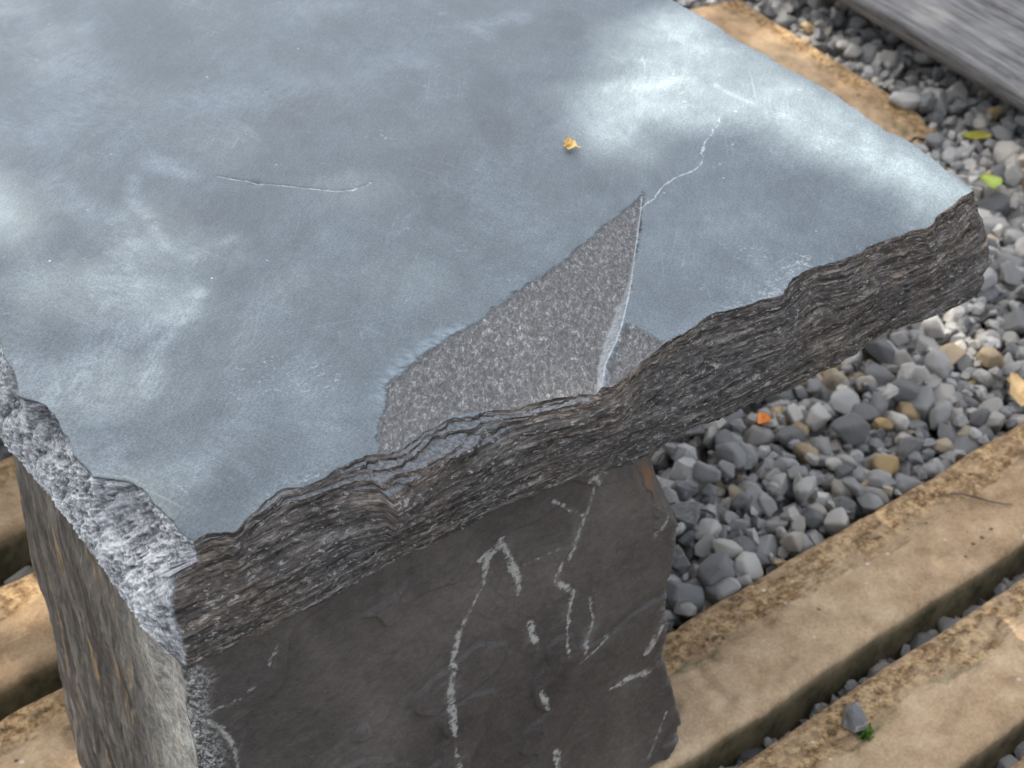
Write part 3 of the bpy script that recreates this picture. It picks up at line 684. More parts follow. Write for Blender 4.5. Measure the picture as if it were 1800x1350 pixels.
    t = np.linspace(0, 1, K + 1)[1:]
    yj = topc[1:, 1][:, None]; nj = NTOP - 1
    zb = leftBZ(yj) + 0.0016 * fbm(yj * 90, 0 * yj, 71, 4)
    xb = -0.0135 - 0.002 * fbm(yj * 20, 0 * yj + 5, 72, 3)
    T = np.broadcast_to(t[None], (nj, K))
    Zl = topc[1:, 2][:, None] + (zb - topc[1:, 2][:, None]) * T
    sx = sstep(0, .55, T)
    Xl = topc[1:, 0][:, None] * (1 - sx) + xb * sx
    Yl = np.broadcast_to(yj, T.shape).copy()
    sk = Zl + Yl * 0.55                                                   # breaks run diagonally down the face
    lump = fbm(Yl * 34, sk * 60, 73, 4)
    crum = fbm(Yl * 170, sk * 280, 74, 3, .68)
    fin = fbm(Yl * 380, sk * 800, 75, 2, .6)
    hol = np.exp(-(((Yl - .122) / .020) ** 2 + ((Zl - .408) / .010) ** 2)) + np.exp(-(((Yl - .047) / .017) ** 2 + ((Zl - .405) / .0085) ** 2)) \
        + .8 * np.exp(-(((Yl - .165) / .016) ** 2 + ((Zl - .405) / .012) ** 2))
    fade = sstep(0, .05, T)
    ll = sk / .0026 + .5 * fbm(Yl * 30, Zl * 30, 174, 3); lk = np.floor(ll)
    lay = vn(Yl * 40 + lk * 7.7, lk * 1.3, 175) + .5 * vn(Yl * 110 + lk * 3.1, lk * 2.7, 176)
    dl = 0.0018 * lump + 0.0017 * crum + 0.0012 * fin + 0.0003 * lay - 0.0065 * hol + 0.004 * np.sin(np.pi * T)
    dl = dl - 0.006 * sstep(.88, 1, T) ** 2
    Xl = Xl - dl * fade
    Zl = Zl + 0.0012 * crum * fade
    # follow the near ridge close to the corner
    lin = ridge[:1] + (ridge[-1:] - ridge[:1]) * t[:, None]
    roff = ridge - lin
    w = np.exp(-(yj - ridge[0, 1]) / .010)[..., None]
    Pl = np.stack([Xl, Yl, Zl], -1)
    straight = np.stack([np.broadcast_to(ridge[None, :, 0], Xl.shape), Yl + (ridge[None, :, 1] - ridge[0, 1]), np.broadcast_to(ridge[None, :, 2], Xl.shape)], -1)
    Pl = Pl * (1 - w) + straight * w
    Pl[..., 0] -= (dl * fade) * w[..., 0] * .5
    li = add(Pl, dict(left=sstep(0, .03, T), proud=np.clip(0.5 + 0.7 * (0.30 * lump + .6 * crum + .35 * fin + .1 * lay), 0, 1), hollow=np.clip(hol, 0, 1)))
    ridge_idx = idx[NTOP:, 0][None]
    full = np.concatenate([ridge_idx, li], 0)                              # (NTOP, K)
    top_idx = idx[:NTOP, 0][::-1][:, None]
    full = np.concatenate([top_idx, full], 1)
    Q.append(idx_faces(full))
    # --- right end wall, back wall
    rt = np.stack([X[:, -1], Y[:, -1], Z[:, -1]], -1)
    k2 = np.linspace(0, 1, 25)[1:]
    Zr = rt[:, 2][:, None] + (0.343 - rt[:, 2][:, None]) * k2
    Pr = np.stack([rt[:, 0][:, None] + 0.018 * np.sin(k2 * 2.4) + 0.003 * fbm(rt[:, 1][:, None] * 60, Zr * 200, 81, 3), np.broadcast_to(rt[:, 1][:, None], Zr.shape), Zr], -1)
    ri = add(Pr, dict(face=1.0, proud=.3))
    Q.append(idx_faces(np.concatenate([idx[:NTOP, -1][::-1][:, None], ri], 1), True))
    bk = np.stack([X[-1], Y[-1], Z[-1] * 0 + .345], -1)[None]
    bi = add(bk, dict(face=1.0))
    Q.append(idx_faces(np.concatenate([idx[0][None], bi], 0), True))
    Q.append(idx_faces(np.concatenate([idx[-1][None], bi], 0)))
    me = mesh_np('seat_slab', np.concatenate(V), np.concatenate(Q), {k: np.concatenate(v) for k, v in AT.items()})
    return obj('seat_slab', me, M_SLATE, bench)
slab = build_slab()

legR = curve(LEG_RIGHT, 1, 0); legC = curve(LEG_CORNER, 1, 0)
def build_leg():
    NZ, NX, NY = 340, 400, 200
    z = np.linspace(0.366, SLAT_TOP + .002, NZ)[:, None]
    a = np.linspace(0, 1, NX)[None]
    xl = legC(z) + 0.0010 * fbm(z * 160, 0 * z, 91, 4)
    xr = legR(z) + 0.0014 * fbm(z * 130, 0 * z + 3, 92, 4)
    xr = xr + .005 + .005 * sstep(.2, .12, z)
    X = xl * (1 - a) + xr * a
    Z = np.broadcast_to(z, X.shape)
    pl = fbm(X * 9 + Z * 4, Z * 9 - X * 5, 93, 4)
    Y = 0.004 + 0.0016 * pl + 0.0018 * np.round(pl * 7) / 7 - 0.0020 * sstep(.05, .07, fbm(X * 14, Z * 20, 94, 3)) + 0.00035 * fbm(X * 240, Z * 240, 95, 3)
    # scooped break at the upper right, frayed corners
    dd = (X - .229) * .81 + (Z - .346) * .59
    Y = Y + np.clip(dd + 0.003 * fbm(X * 60, Z * 60, 96, 3), 0, None) * 1.3
    Y = Y + 0.006 * sstep(.006, 0, xr - X) ** 2 + 0.0045 * sstep(.009, 0, X - xl + .003 * fbm(X * 90, Z * 90, 97, 3)) ** 2
    Y = Y + 0.0025 * sstep(.215, .20, Z - (X - .20) * .35) * sstep(.19, .23, X) + 0.004 * sstep(.235, .275, X + .01 * fbm(X * 40, Z * 40, 98, 3)) * sstep(.20, .15, Z)
    vein = np.full(X.shape, 12.0)
    for pts, wd in VEINS:
        vein = np.minimum(vein, .35 + (poly_dist(X + .0012 * fbm(X * 130, Z * 130, 111, 3), Z + .0012 * fbm(X * 130, Z * 130, 112, 3), pts) - wd * (.75 + .75 * vn(X * 55 + wd * 9e4, Z * 55, 113))) * 1000)
    P = np.stack([X, Y, Z], -1)
    rust = np.exp(-(((X - .266) / .012) ** 2 + ((Z - .325) / .018) ** 2))
    crumb = np.maximum(sstep(.014, .001, X - xl + .006 * fbm(X * 70, Z * 70, 99, 3)), .8 * sstep(.012, 0, xr - X + .010 * fbm(X * 40, Z * 30, 101, 3) + .004) * sstep(.30, .24, Z))
    idx = np.arange(NZ * NX).reshape(NZ, NX)
    # left side: runs back from the near corner
    s = np.linspace(0, 1, NY + 1)[1:][None]
    yb = np.interp(-z, [-.36, -.28, -.20, -.11, -.01], [.225, .2357, .2422, .2531, .2656]) + 0.004 * fbm(z * 40, 0 * z, 102, 4)
    YS = P[:, :1, 1] + (yb - P[:, :1, 1]) * s
    ZS = np.broadcast_to(z, YS.shape)
    XS = P[:, :1, 0] * (1 - s) + (-0.011) * s
    w = sstep(0, .04, s)
    XS = XS - w * (0.0035 * fbm(YS * 45 + ZS * 6, ZS * 9, 103, 4) + 0.0014 * fbm(YS * 160, ZS * 30, 104, 4) + 0.0005 * fbm(YS * 400, ZS * 160, 105, 2)) + 0.010 * sstep(.90, 1, s) ** 2
    PS = np.stack([XS, YS, ZS], -1)
    n0 = NZ * NX
    ids = np.arange(NZ * NY).reshape(NZ, NY) + n0
    side = np.concatenate([idx[:, :1], ids], 1)
    # right side and back, plain rough
    XB = P[:, -1:, 0] - .01 * np.linspace(0, 1, 30)[1:][None] + 0.004 * fbm(np.linspace(0, 9, 29)[None] + 0 * z, z * 50, 106, 3)
    YB = P[:, -1:, 1] + (.235 - P[:, -1:, 1]) * np.linspace(0, 1, 30)[1:][None]
    PB = np.stack([XB, YB, np.broadcast_to(z, XB.shape)], -1)
    n1 = n0 + NZ * NY
    idb = np.arange(NZ * 29).reshape(NZ, 29) + n1
    right = np.concatenate([idx[:, -1:], idb], 1)
    back = np.concatenate([side[:, -1:], right[:, -1:]], 1)
    cap = np.stack([np.concatenate([idx[0][None], ]), ], 0)[0]
    V = np.concatenate([P.reshape(-1, 3), PS.reshape(-1, 3), PB.reshape(-1, 3)])
    Q = np.concatenate([idx_faces(idx), idx_faces(side, True), idx_faces(right), idx_faces(back)])
    # flat top and foot
    extra = np.array([[side[0, 0], right[0, 0], right[0, -1], side[0, -1]], [side[-1, 0], side[-1, -1], right[-1, -1], right[-1, 0]]])
    Q = np.concatenate([Q, extra])
    def cat(f, sd, r):
        return np.concatenate([np.broadcast_to(f, X.shape).ravel(), np.broadcast_to(sd, YS.shape).ravel(), np.broadcast_to(r, XB.shape).ravel()])
    corner = sstep(.095, .0, YS + .03 * fbm(YS * 12, ZS * 8, 107, 3) - (0.30 - ZS) * .22)
    at = dict(vein=cat(vein, 12., 12.), rust=cat(rust, 0., 0.), side=cat(0., sstep(0, .02, s) + 0 * YS, .6), corner=cat(0., corner, 0.), crumb=cat(np.clip(crumb, 0, 1), sstep(.014, 0, YS), 0.))
    return obj('leg', mesh_np('leg', V, Q, at), M_LEG, bench)
leg = build_leg()

# far leg of the bench, beyond the frame
def build_far_leg():
    n = 24
    ring = [(-.005, .86), (.27, .86), (.27, 1.1), (-.005, 1.1)]
    pts = []
    for (x0, y0), (x1, y1) in zip(ring, ring[1:] + ring[:1]):
        for k in range(n):
            pts.append((x0 + (x1 - x0) * k / n, y0 + (y1 - y0) * k / n))
    p = np.array(pts); m = len(p)
    zz = np.linspace(.352, -.03, 40)
    ang = np.arctan2(p[:, 1] - .98, p[:, 0] - .13)
    P = np.zeros((40, m + 1, 3))
    pc = np.vstack([p, p[:1]]); an = np.concatenate([ang, ang[:1]])
    dsp = 0.006 * fbm(np.cos(an)[None] * 4 + 3 + 0 * zz[:, None], zz[:, None] * 20 + np.sin(an)[None] * 4, 121, 4)
    P[..., 0] = pc[None, :, 0] + dsp * np.cos(an); P[..., 1] = pc[None, :, 1] + dsp * np.sin(an); P[..., 2] = zz[:, None]
    N = P.shape[0] * P.shape[1]
    at = dict(vein=np.full(N, 12.), rust=np.zeros(N), side=np.ones(N), corner=np.zeros(N), crumb=np.zeros(N))
    return obj('leg', mesh_np('far_leg', P.reshape(-1, 3), grid_faces(40, m + 1), at), M_LEG, bench)
build_far_leg()

# ------------------------------------------------------------------ concrete slats and block
def slat_mesh(name, L, W, H, seed, end_break=0.0):
    """beam along x from 0 to L, y from 0 (front) to W (back), top at z=0"""
    r = 0.008
    prof = []
    def arc(cx, cz, a0, a1, k):
        for i in range(k):
            an = math.radians(a0 + (a1 - a0) * i / (k - 1))
            prof.append((cx + r * math.cos(an), cz + r * math.sin(an)))
    prof.append((0.001, -H)); 
    for i in range(1, 8): prof.append((0.0, -H + (H - r) * i / 8))
    arc(r, -r, 180, 90, 7)
    for i in range(1, 36): prof.append((r + (W - 2 * r) * i / 36, 0))
    arc(W - r, -r, 90, 0, 7)
    for i in range(1, 8): prof.append((W, -r - (H - r) * i / 8))
    prof.append((W - .001, -H))
    p = np.array(prof); m = len(p)
    nx = max(60, int(L / .0035))
    x = np.linspace(0, L, nx)[:, None]
    y = np.broadcast_to(p[:, 0][None], (nx, m)).copy(); z = np.broadcast_to(p[:, 1][None], (nx, m)).copy()
    X = np.broadcast_to(x, (nx, m)).copy()
    cy, cz = W / 2, -H / 2
    fr = sstep(.014, 0, y)                                      # worn, wavy front arris
    y = y + fr * (0.0022 * fbm(x * 22, 0 * x + seed, seed, 4)) + sstep(W - .014, W, y) * 0.0018 * fbm(x * 30, 0 * x + seed, seed + 3, 4)
    topm = (z > -.012)
    z = z + topm * (0.0012 * fbm(X * 40, y * 40, seed + 1, 4) + 0.0010 * fbm(X * 9, y * 9, seed + 2, 2))
    z = z - topm * 0.0022 * sstep(.30, .5, fbm(X * 55, y * 55, seed + 4, 3))
    nick = sstep(.42, .62, fbm(x * 13, 0 * x, seed + 6, 3))
    z = z - topm * fr * nick * 0.006
    if end_break:
        e = sstep(L * .80, L, X)
        z = z - e * topm * (0.006 + .012 * fbm(X * 45, y * 45, seed + 7, 3)) * end_break
        X = X + sstep(L * .93, L, X) * 0.012 * fbm(y * 50, z * 20, seed + 8, 3) * end_break
    P = np.stack([X, y, z], -1)
    V = P.reshape(-1, 3)
    Q = grid_faces(nx, m)
    me_v = V; base = len(V)
    # end caps: fan strips folded front to back
    caps = []
    for row in (0, nx - 1):
        ids = np.arange(m) + row * m
        for i in range(m // 2 - 1 + m % 2):
            q = [ids[i], ids[i + 1], ids[m - 2 - i], ids[m - 1 - i]]
            if len(set(q)) == 4:
                caps.append(q if row == 0 else q[::-1])
    Q = np.concatenate([Q, np.array(caps)])
    across = np.clip(P[..., 1] / W, 0, 1)
    pz = np.broadcast_to(p[:, 1][None], (nx, m))
    side = sstep(-.004, -.011, pz)
    return mesh_np(name, V, Q[:, ::-1], dict(across=across.ravel(), side=side.ravel()))

SLATS = []       # (x0, x1, y0, y1) for the gravel to avoid
def slat(x0, L, y0, W, seed, label, rz=0.0, end_break=0.0, H=.075, flip=False):
    o = obj('concrete_sleeper', slat_mesh('concrete_sleeper', L, W, H, seed, end_break), M_CONC, label=label, cat='concrete sleeper', group='concrete sleepers laid in gravel')
    o.location = (x0, y0, SLAT_TOP); o.rotation_euler = (0, 0, rz)
    c, s = math.cos(rz), math.sin(rz)
    SLATS.append((x0, y0, c, s, L, W))
    return o
slat(0.02, 1.05, 0.005, .0936, 201, 'buff concrete slat with brown crust along its gravel-side edge, right of the dark leg')
slat(0.02, 1.05, -0.105, .0865, 231, 'lichen-blotched buff concrete slat carrying one small grey stone')
slat(0.02, 1.05, -0.214, .088, 241, 'concrete slat just showing at the bottom right corner of the photo')
slat(-0.75, .93, 0.222, .088, 251, 'concrete slat at the bottom left corner, nearest of those left of the leg')
slat(-0.75, .93, 0.337, .0935, 261, 'concrete slat left of the leg, middle one of three')
slat(-0.75, .93, 0.480, .090, 271, 'concrete slat left of the leg, highest of three, only its corner showing')
# short block lying the other way, beyond the slab's far edge: runs from (1.10,.49) back to (1.21,.90)
blk = obj('concrete_block', slat_mesh('concrete_block', .405, .098, .075, 281, 1.0), M_CONC,
          label='short tan concrete block with a crumbled brown end, beyond the slab edge', cat='concrete block')
ang = math.atan2(.5011 - .8937, 1.1457 - 1.2113)
blk.rotation_euler = (0, 0, ang)
# its back edge (local y = W) must run along the far line, so its front edge lies nearer the bench
blk.location = (1.2113 + math.sin(ang) * .098, .8937 - math.cos(ang) * .098, SLAT_TOP - .004)
SLATS.append((blk.location.x, blk.location.y, math.cos(ang), math.sin(ang), .405, .098))

# ------------------------------------------------------------------ weathered timber deck, top right
WD = math.atan2(.7283 - .4024, 1.2111 - 1.1522)          # direction of its near edge
deck = obj('timber_deck', None, label='silver-grey weathered timber planks raised over the gravel, top right corner', cat='decking')
deck.location = (1.1522, .4024, 0)
deck.rotation_euler = (0, 0, WD - math.pi / 2)             # local y along the planks, local x away from the bench
def plank_mesh(L, W, T, seed):
    nx, ny = 34, 260
    prof = [(0, -T), (0, -T * .5), (0, -.004), (.0012, -.0012), (.004, 0)] + [(.004 + (W - .008) * i / 24, 0) for i in range(1, 24)] + [(W - .004, 0), (W - .0012, -.0012), (W, -.004), (W, -T)]
    p = np.array(prof); m = len(p)
    y = np.linspace(-.6, L - .6, ny)[:, None]
    X = np.broadcast_to(p[:, 0][None], (ny, m)).copy(); Z = np.broadcast_to(p[:, 1][None], (ny, m)).copy(); Y = np.broadcast_to(y, (ny, m)).copy()
    Z = Z + (Z > -.002) * (0.0008 * fbm(X * 160, Y * 6, seed, 3) - 0.004 * sstep(.45, .62, fbm(X * 70, Y * 2.2, seed + 1, 2)))
    X = X + 0.0012 * fbm(Y * 9, Z * 40, seed + 2, 3)
    V = np.stack([X, Y, Z], -1).reshape(-1, 3)
    Q = [grid_faces(ny, m, flip=False)]
    bot = np.array([[i * m, i * m + m - 1, (i + 1) * m + m - 1, (i + 1) * m][::-1] for i in range(ny - 1)])
    Q.append(bot)
    return mesh_np('plank', V, np.concatenate(Q))
for k, (xo, w) in enumerate(((0, .128), (.134, .130), (.270, .128))):
    pk = obj('plank', plank_mesh(1.6, w, .020, 300 + 9 * k), M_WOOD, deck)
    pk.location = (xo, 0.05 * k  , .118)
def box_mesh(name, x0, x1, y0, y1, z0, z1, bev=.004):
    bm = bmesh.new()
    bmesh.ops.create_cube(bm, size=1)
    for v in bm.verts:
        v.co = Vector(((x0 + x1) / 2 + v.co.x * (x1 - x0), (y0 + y1) / 2 + v.co.y * (y1 - y0), (z0 + z1) / 2 + v.co.z * (z1 - z0)))
    bmesh.ops.bevel(bm, geom=bm.edges[:], offset=bev, segments=2, affect='EDGES')
    me = bpy.data.meshes.new(name); bm.to_mesh(me); bm.free()
    return me
for yj in (-.5, .62, .95):
    obj('joist', box_mesh('joist', .05, .38, yj, yj + .05, -.03, .0975), M_WOOD, deck)

# ------------------------------------------------------------------ gravel
def stone_mesh(name, seed, fine):
    rg = np.random.default_rng(seed)
    n = int(rg.integers(9, 15))
    pts = []
    while len(pts) < n:                                     # corners of a broken stone, spread out
        q = rg.normal(size=3); q /= np.linalg.norm(q)
        if all(np.dot(q, o) < .80 for o in pts):
            pts.append(q)
    sc = np.array([1, rg.uniform(.66, .98), rg.uniform(.52, .82)])
    P = np.array(pts) * rg.uniform(.86, 1.1, (n, 1)) * sc
    bm = bmesh.new()
    vs_ = [bm.verts.new(p) for p in P]
    r_ = bmesh.ops.convex_hull(bm, input=vs_)
    bmesh.ops.delete(bm, geom=[v for v in bm.verts if not v.link_faces], context='VERTS')
    bmesh.ops.dissolve_limit(bm, angle_limit=math.radians(13), verts=bm.verts[:], edges=bm.edges[:])
    if fine: bmesh.ops.bevel(bm, geom=bm.edges[:], offset=.075 if fine else .085, segments=1, profile=.5, affect='EDGES', clamp_overlap=True)
    bmesh.ops.triangulate(bm, faces=bm.faces[:])
    bmesh.ops.recalc_face_normals(bm, faces=bm.faces[:])
    bm.verts.index_update()
    P = np.array([v.co[:] for v in bm.verts])
    F = np.array([[v.index for v in f.verts] for f in bm.faces]); bm.free()
    P = P - (P.max(0) + P.min(0)) / 2
    P = P / np.abs(P[:, :2]).max() 
    return P, F
VAR = [stone_mesh('pebble', 500 + i, True) for i in range(26)]
VARL = [stone_mesh('pebble', 500 + i, False) for i in range(26)]
print('stone tris', sum(len(f) for _, f in VARL) / 26)
PEBME = [mesh_np('pebble', P, F, smooth=False) for P, F in VAR]
for m_ in PEBME:
    m_.materials.append(M_PEB)

def in_slat(x, y, pad):
    for (sx, sy, c, s, L, W) in SLATS:
        lx = (x - sx) * c + (y - sy) * s; ly = -(x - sx) * s + (y - sy) * c
        if -pad < lx < L + pad and -pad < ly < W + pad:
            return True
    return False
def in_leg(x, y, pad):
    return -.015 - pad < x < .30 + pad and -pad < y < .262 + pad

CELL = .003
GX0, GY0, GX1, GY1 = -.42, -.42, 1.62, 1.18
hm = np.full((int((GX1 - GX0) / CELL), int((GY1 - GY0) / CELL)), -.034)
_i = int((.14 - GX0) / CELL); _j = int((.09 - GY0) / CELL)
hm[_i:, _j:] = .012                            # the open bed is firm just under its top stones
stones = []
def region_level(x, y):
    if x > .16:
        if y > .105:
            return .037                       # open bed, almost level with the slats
        return .004                           # narrow gaps stay low and dark
    return .002
def drop(x, y, size, var, tone):
    P, F = VAR[var]
    yaw = random.uniform(0, 6.283)
    tilt = Matrix.Rotation(random.gauss(0, .55), 3, 'X') @ Matrix.Rotation(random.gauss(0, .55), 3, 'Y')
    R = np.array(Matrix.Rotation(yaw, 3, 'Z') @ tilt)
    r = size * .5
    hw = r * .78
    i0 = int((x - hw - GX0) / CELL); i1 = int((x + hw - GX0) / CELL) + 1
    j0 = int((y - hw - GY0) / CELL); j1 = int((y + hw - GY0) / CELL) + 1
    i0, j0 = max(i0, 0), max(j0, 0)
    sub = hm[i0:i1, j0:j1]
    if sub.size == 0:
        return None
    gx = (GX0 + (np.arange(i0, i0 + sub.shape[0]) + .5) * CELL - x)[:, None]; gy = (GY0 + (np.arange(j0, j0 + sub.shape[1]) + .5) * CELL - y)[None]
    rr = (gx ** 2 + gy ** 2) / hw ** 2
    msk = rr < 1
    if not msk.any():
        return None
    base = 0.45 * sub[msk].max() + 0.55 * sub[msk].mean()
    hz = r * .60
    zc = base + hz * .80
    top = zc + hz * np.sqrt(np.clip(1 - rr, 0, 1)) * .9
    sub[msk] = np.maximum(sub[msk], top[msk])
    return (x, y, zc, R, r, var, tone)

def psize():
    return float(np.clip(random.lognormvariate(math.log(.0150), .40), .006, .034))
tries = 0
def fill(x0, x1, y0, y1, n, lowest=5):
    for _ in range(n):
        best = None
        s = psize()
        for _k in range(lowest):
            x = random.uniform(x0, x1); y = random.uniform(y0, y1)
            if in_slat(x, y, min(s * .36, .0095)) or in_leg(x, y, s * .4):
                continue
            h = hm[min(int((x - GX0) / CELL), hm.shape[0] - 1), min(int((y - GY0) / CELL), hm.shape[1] - 1)] - region_level(x, y)
            if best is None or h < best[0]:
                best = (h, x, y)
        if best is None or best[0] > 0:
            continue
        st = drop(best[1], best[2], s, random.randrange(26), random.random())
        if st:
            stones.append(st)
fill(.22, 1.45, .09, 1.05, 21000, 4)
for gy0, gy1 in ((-.0205, -.012), (-.002, .007), (-.1265, -.104)):
    fill(.14, 1.12, gy0 - .004, gy1 + .004, 900, 4)
fill(.14, 1.12, -.024, .010, 2600, 4)
fill(.14, 1.12, -.132, -.10, 1200, 4)
fill(-.40, .18, .300, .345, 900, 4)
fill(-.40, .18, .425, .485, 900, 4)
# which stones the photograph can see: 300 largest in view become single pebbles
cp = np.array(CAM_POS)
def hidden(p):
    d = p - cp
    k = (ZT - cp[2]) / d[2]
    q = cp + d * k
    if 0 < k < 1 and -.01 < q[1] < YMAX and rimL(np.array(q[1])) - .01 < q[0] < rimR(np.array(q[1])) + .012:
        return True
    if abs(d[1]) > 1e-6:
        k = (0.0 - cp[1]) / d[1]; q = cp + d * k
        if 0 < k < 1 and -.012 < q[0] < .51 and .345 < q[2] < .42: return True
        if 0 < k < 1 and -.012 < q[0] < .285 and q[2] < .36: return True
    if abs(d[0]) > 1e-6:
        k = (-.012 - cp[0]) / d[0]; q = cp + d * k
        if 0 < k < 1 and 0 < q[1] < .25 and q[2] < .42: return True
    return False
Rm = np.array(cam.rotation_euler.to_matrix())
cand = []
for i, s in enumerate(stones):
    p = np.array(s[:3]); v = Rm.T @ (p - cp)
    if v[2] >= 0: continue
    u = v[0] / -v[2] * 52 / 36; w = v[1] / -v[2] * 52 / 36
    if abs(u) > .51 or abs(w) > .385 or hidden(p): continue
    ci, cj = int((s[0] - GX0) / CELL), int((s[1] - GY0) / CELL)
    cover = hm[max(ci - 1, 0):ci + 2, max(cj - 1, 0):cj + 2].mean() - (s[2] + s[4] * .5)
    if cover > .003: continue
    cand.append((s[4] / -v[2], i))
cand.sort(reverse=True)
single = set(i for _, i in cand[:300])
bed = obj('gravel_bed', mesh_np('gravel_bed', np.array([(.19, .1005, .014), (2.6, .1005, .014), (2.6, 2.4, .014), (.19, 2.4, .014)]), np.array([[0, 1, 2, 3]])), M_SOIL, kind='structure')
VV, FF, TT = [], [], []; off = 0
for i, (x, y, z, R, r, var, tone) in enumerate(stones):
    if i in single:
        o = obj('pebble', PEBME[var], None, bed)
        mw = Matrix(R.tolist()).to_4x4()
        o.matrix_world = Matrix.Translation((x, y, z)) @ mw @ Matrix.Scale(r, 4)
    else:
        P, F = VARL[var]
        VV.append((P * r) @ R.T + np.array((x, y, z))); FF.append(F + off); TT.append(np.full(len(P), tone)); off += len(P)
obj('loose_pebbles', mesh_np('loose_pebbles', np.concatenate(VV), np.concatenate(FF), dict(tone=np.concatenate(TT)), smooth=False), M_PEBJ, bed, kind='stuff')
print('stones', len(stones), 'visible', len(cand))

def ground_z(x, y):
    return float(hm[int((x - GX0) / CELL), int((y - GY0) / CELL)])

# ------------------------------------------------------------------ small things
def leaf_mesh(name, L, W, curl, seed, thick=.0006, ragged=0.0):
    nu, nv = 15, 9
    rg = np.random.default_rng(seed)
    u = np.linspace(0, 1, nu)[:, None]; v = np.linspace(-1, 1, nv)[None]
    wd = W * .5 * np.sin(np.pi * np.clip(u * .96 + .02, 0, 1)) ** .75
    wd = wd * (1 + ragged * vn(u * 7, 0 * u + seed, seed))
    X = u * L - L / 2 + 0 * v; Y = wd * v
    Z = curl * L * ((u - .45) ** 2) + curl * W * .8 * (v ** 2) * np.sin(np.pi * u) + .04 * L * vn(u * 3 + seed, v * 2, seed)
    P = np.stack([X, Y, Z], -1)
    B = P - np.array([0, 0, thick])
    V = np.concatenate([P.reshape(-1, 3), B.reshape(-1, 3)])
    i1 = np.arange(nu * nv).reshape(nu, nv); i2 = i1 + nu * nv
    Q = [idx_faces(i1, True), idx_faces(i2)]
    for e in (0, -1):
        Q.append(idx_faces(np.stack([i1[:, e], i2[:, e]]), e == -1)); Q.append(idx_faces(np.stack([i1[e], i2[e]]), e == 0))
    return mesh_np(name, V, np.concatenate(Q))
def small(name, me, mat, x, y, z, rot, label, cat):
    o = obj(name, me, mat, label=label, cat=cat)
    o.location = (x, y, z); o.rotation_euler = rot
    return o
petal = small('dried_petal', leaf_mesh('dried_petal', .0088, .0052, .55, 3, .0005, .9), M_PETAL, PETAL[0][0], PETAL[0][1], ZT + .0014, (.25, -.25, math.radians(-65)),
              'tiny curled yellow dried petal lying on the slab top', 'petal')
def tail(parent):
    n = 8
    P = []
    for i in range(n):
        t = i / (n - 1); r = .00055 * (1 - .5 * t)
        c = (.0045 + .0042 * t, -.0004 - .0016 * math.sin(t * 2.4), .0012 + .0004 * math.sin(t * 3))
        for k in range(6):
            a = k * math.pi / 3
            P.append((c[0], c[1] + r * math.cos(a), c[2] + r * math.sin(a)))
    idx = np.arange(n * 6).reshape(n, 6); idx = np.concatenate([idx, idx[:, :1]], 1)
    obj('stalk', mesh_np('stalk', np.array(P), idx_faces(idx)), M_PETAL, parent)
tail(petal)
lobe = obj('lobe', leaf_mesh('lobe', .0058, .0036, .8, 13, .0004, .8), M_PETAL, petal)
lobe.location = (-.0022, .0022, .0016); lobe.rotation_euler = (.5, -.3, 1.3)
small('green_leaf', leaf_mesh('green_leaf', .034, .024, .30, 5), M_GREEN, 1.056, .362, ground_z(1.056, .362) + .014, (.1, .15, 1.0), 'bright lime green leaf on the gravel just past the slab corner', 'leaf')
small('yellow_leaf', leaf_mesh('yellow_leaf', .034, .013, .4, 6), M_YELLOW, 1.1465, .4513, ground_z(1.1465, .4513) + .009, (.3, .05, -.65), 'narrow yellow-green leaf on the gravel beside the block\'s crumbled end', 'leaf')
small('orange_leaf', leaf_mesh('orange_leaf', .017, .010, .8, 7, .0006, .4), M_ORANGE, .5984, .229, ground_z(.5984, .229) + .006, (.2, .2, .2), 'small bright orange leaf scrap on the gravel under the slab edge', 'leaf scrap')
small('dry_leaf', leaf_mesh('dry_leaf', .040, .018, .6, 8, .0006, .3), M_TAN, .806, .128, ground_z(.806, .128) + .008, (.2, -.1, .9), 'curled orange-tan dry leaf on gravel at the right edge by the slat', 'leaf')
def small_stone(x, y, r, var, seed, label, z=SLAT_TOP, tone=None):
    P, F = VAR[var]
    o = obj('stone', mesh_np('stone', P * r, F, smooth=False), M_PEB, label=label, cat='stone')
    o.location = (x, y, z + r * .42); o.rotation_euler = (.15, .1, seed)
    return o
small_stone(.4203, -.0403, .0135, 3, 1.1, 'small blue-grey stone lying on the lichen-blotched concrete slat')
small_stone(1.148, .556, .019, 8, 2.0, 'rounded grey stone resting on the end of the short tan block', SLAT_TOP - .008)
# sprig of moss by the small stone
def moss_tuft():
    V, Q = [], []
    for k in range(46):
        a = random.uniform(0, 6.283); r = random.uniform(0, .005); L = random.uniform(.003, .006); w = .0011
        bx, by = r * math.cos(a), r * math.sin(a); la = random.uniform(0, 6.283); ln = random.uniform(.2, .8) * L
        n = len(V)
        V += [(bx - w * math.sin(la), by + w * math.cos(la), 0), (bx + w * math.sin(la), by - w * math.cos(la), 0),
              (bx + ln * math.cos(la) + w * .6 * math.sin(la), by + ln * math.sin(la) - w * .6 * math.cos(la), L), (bx + ln * math.cos(la) - w * .6 * math.sin(la), by + ln * math.sin(la) + w * .6 * math.cos(la), L)]
        Q.append((n, n + 1, n + 2, n + 3))
    return mesh_np('moss_tuft', np.array(V), np.array(Q))
small('moss_tuft', moss_tuft(), M_MOSS, .4165, -.053, SLAT_TOP, (0, 0, 0), 'tiny green sprig growing on the slat beside the small stone', 'moss')
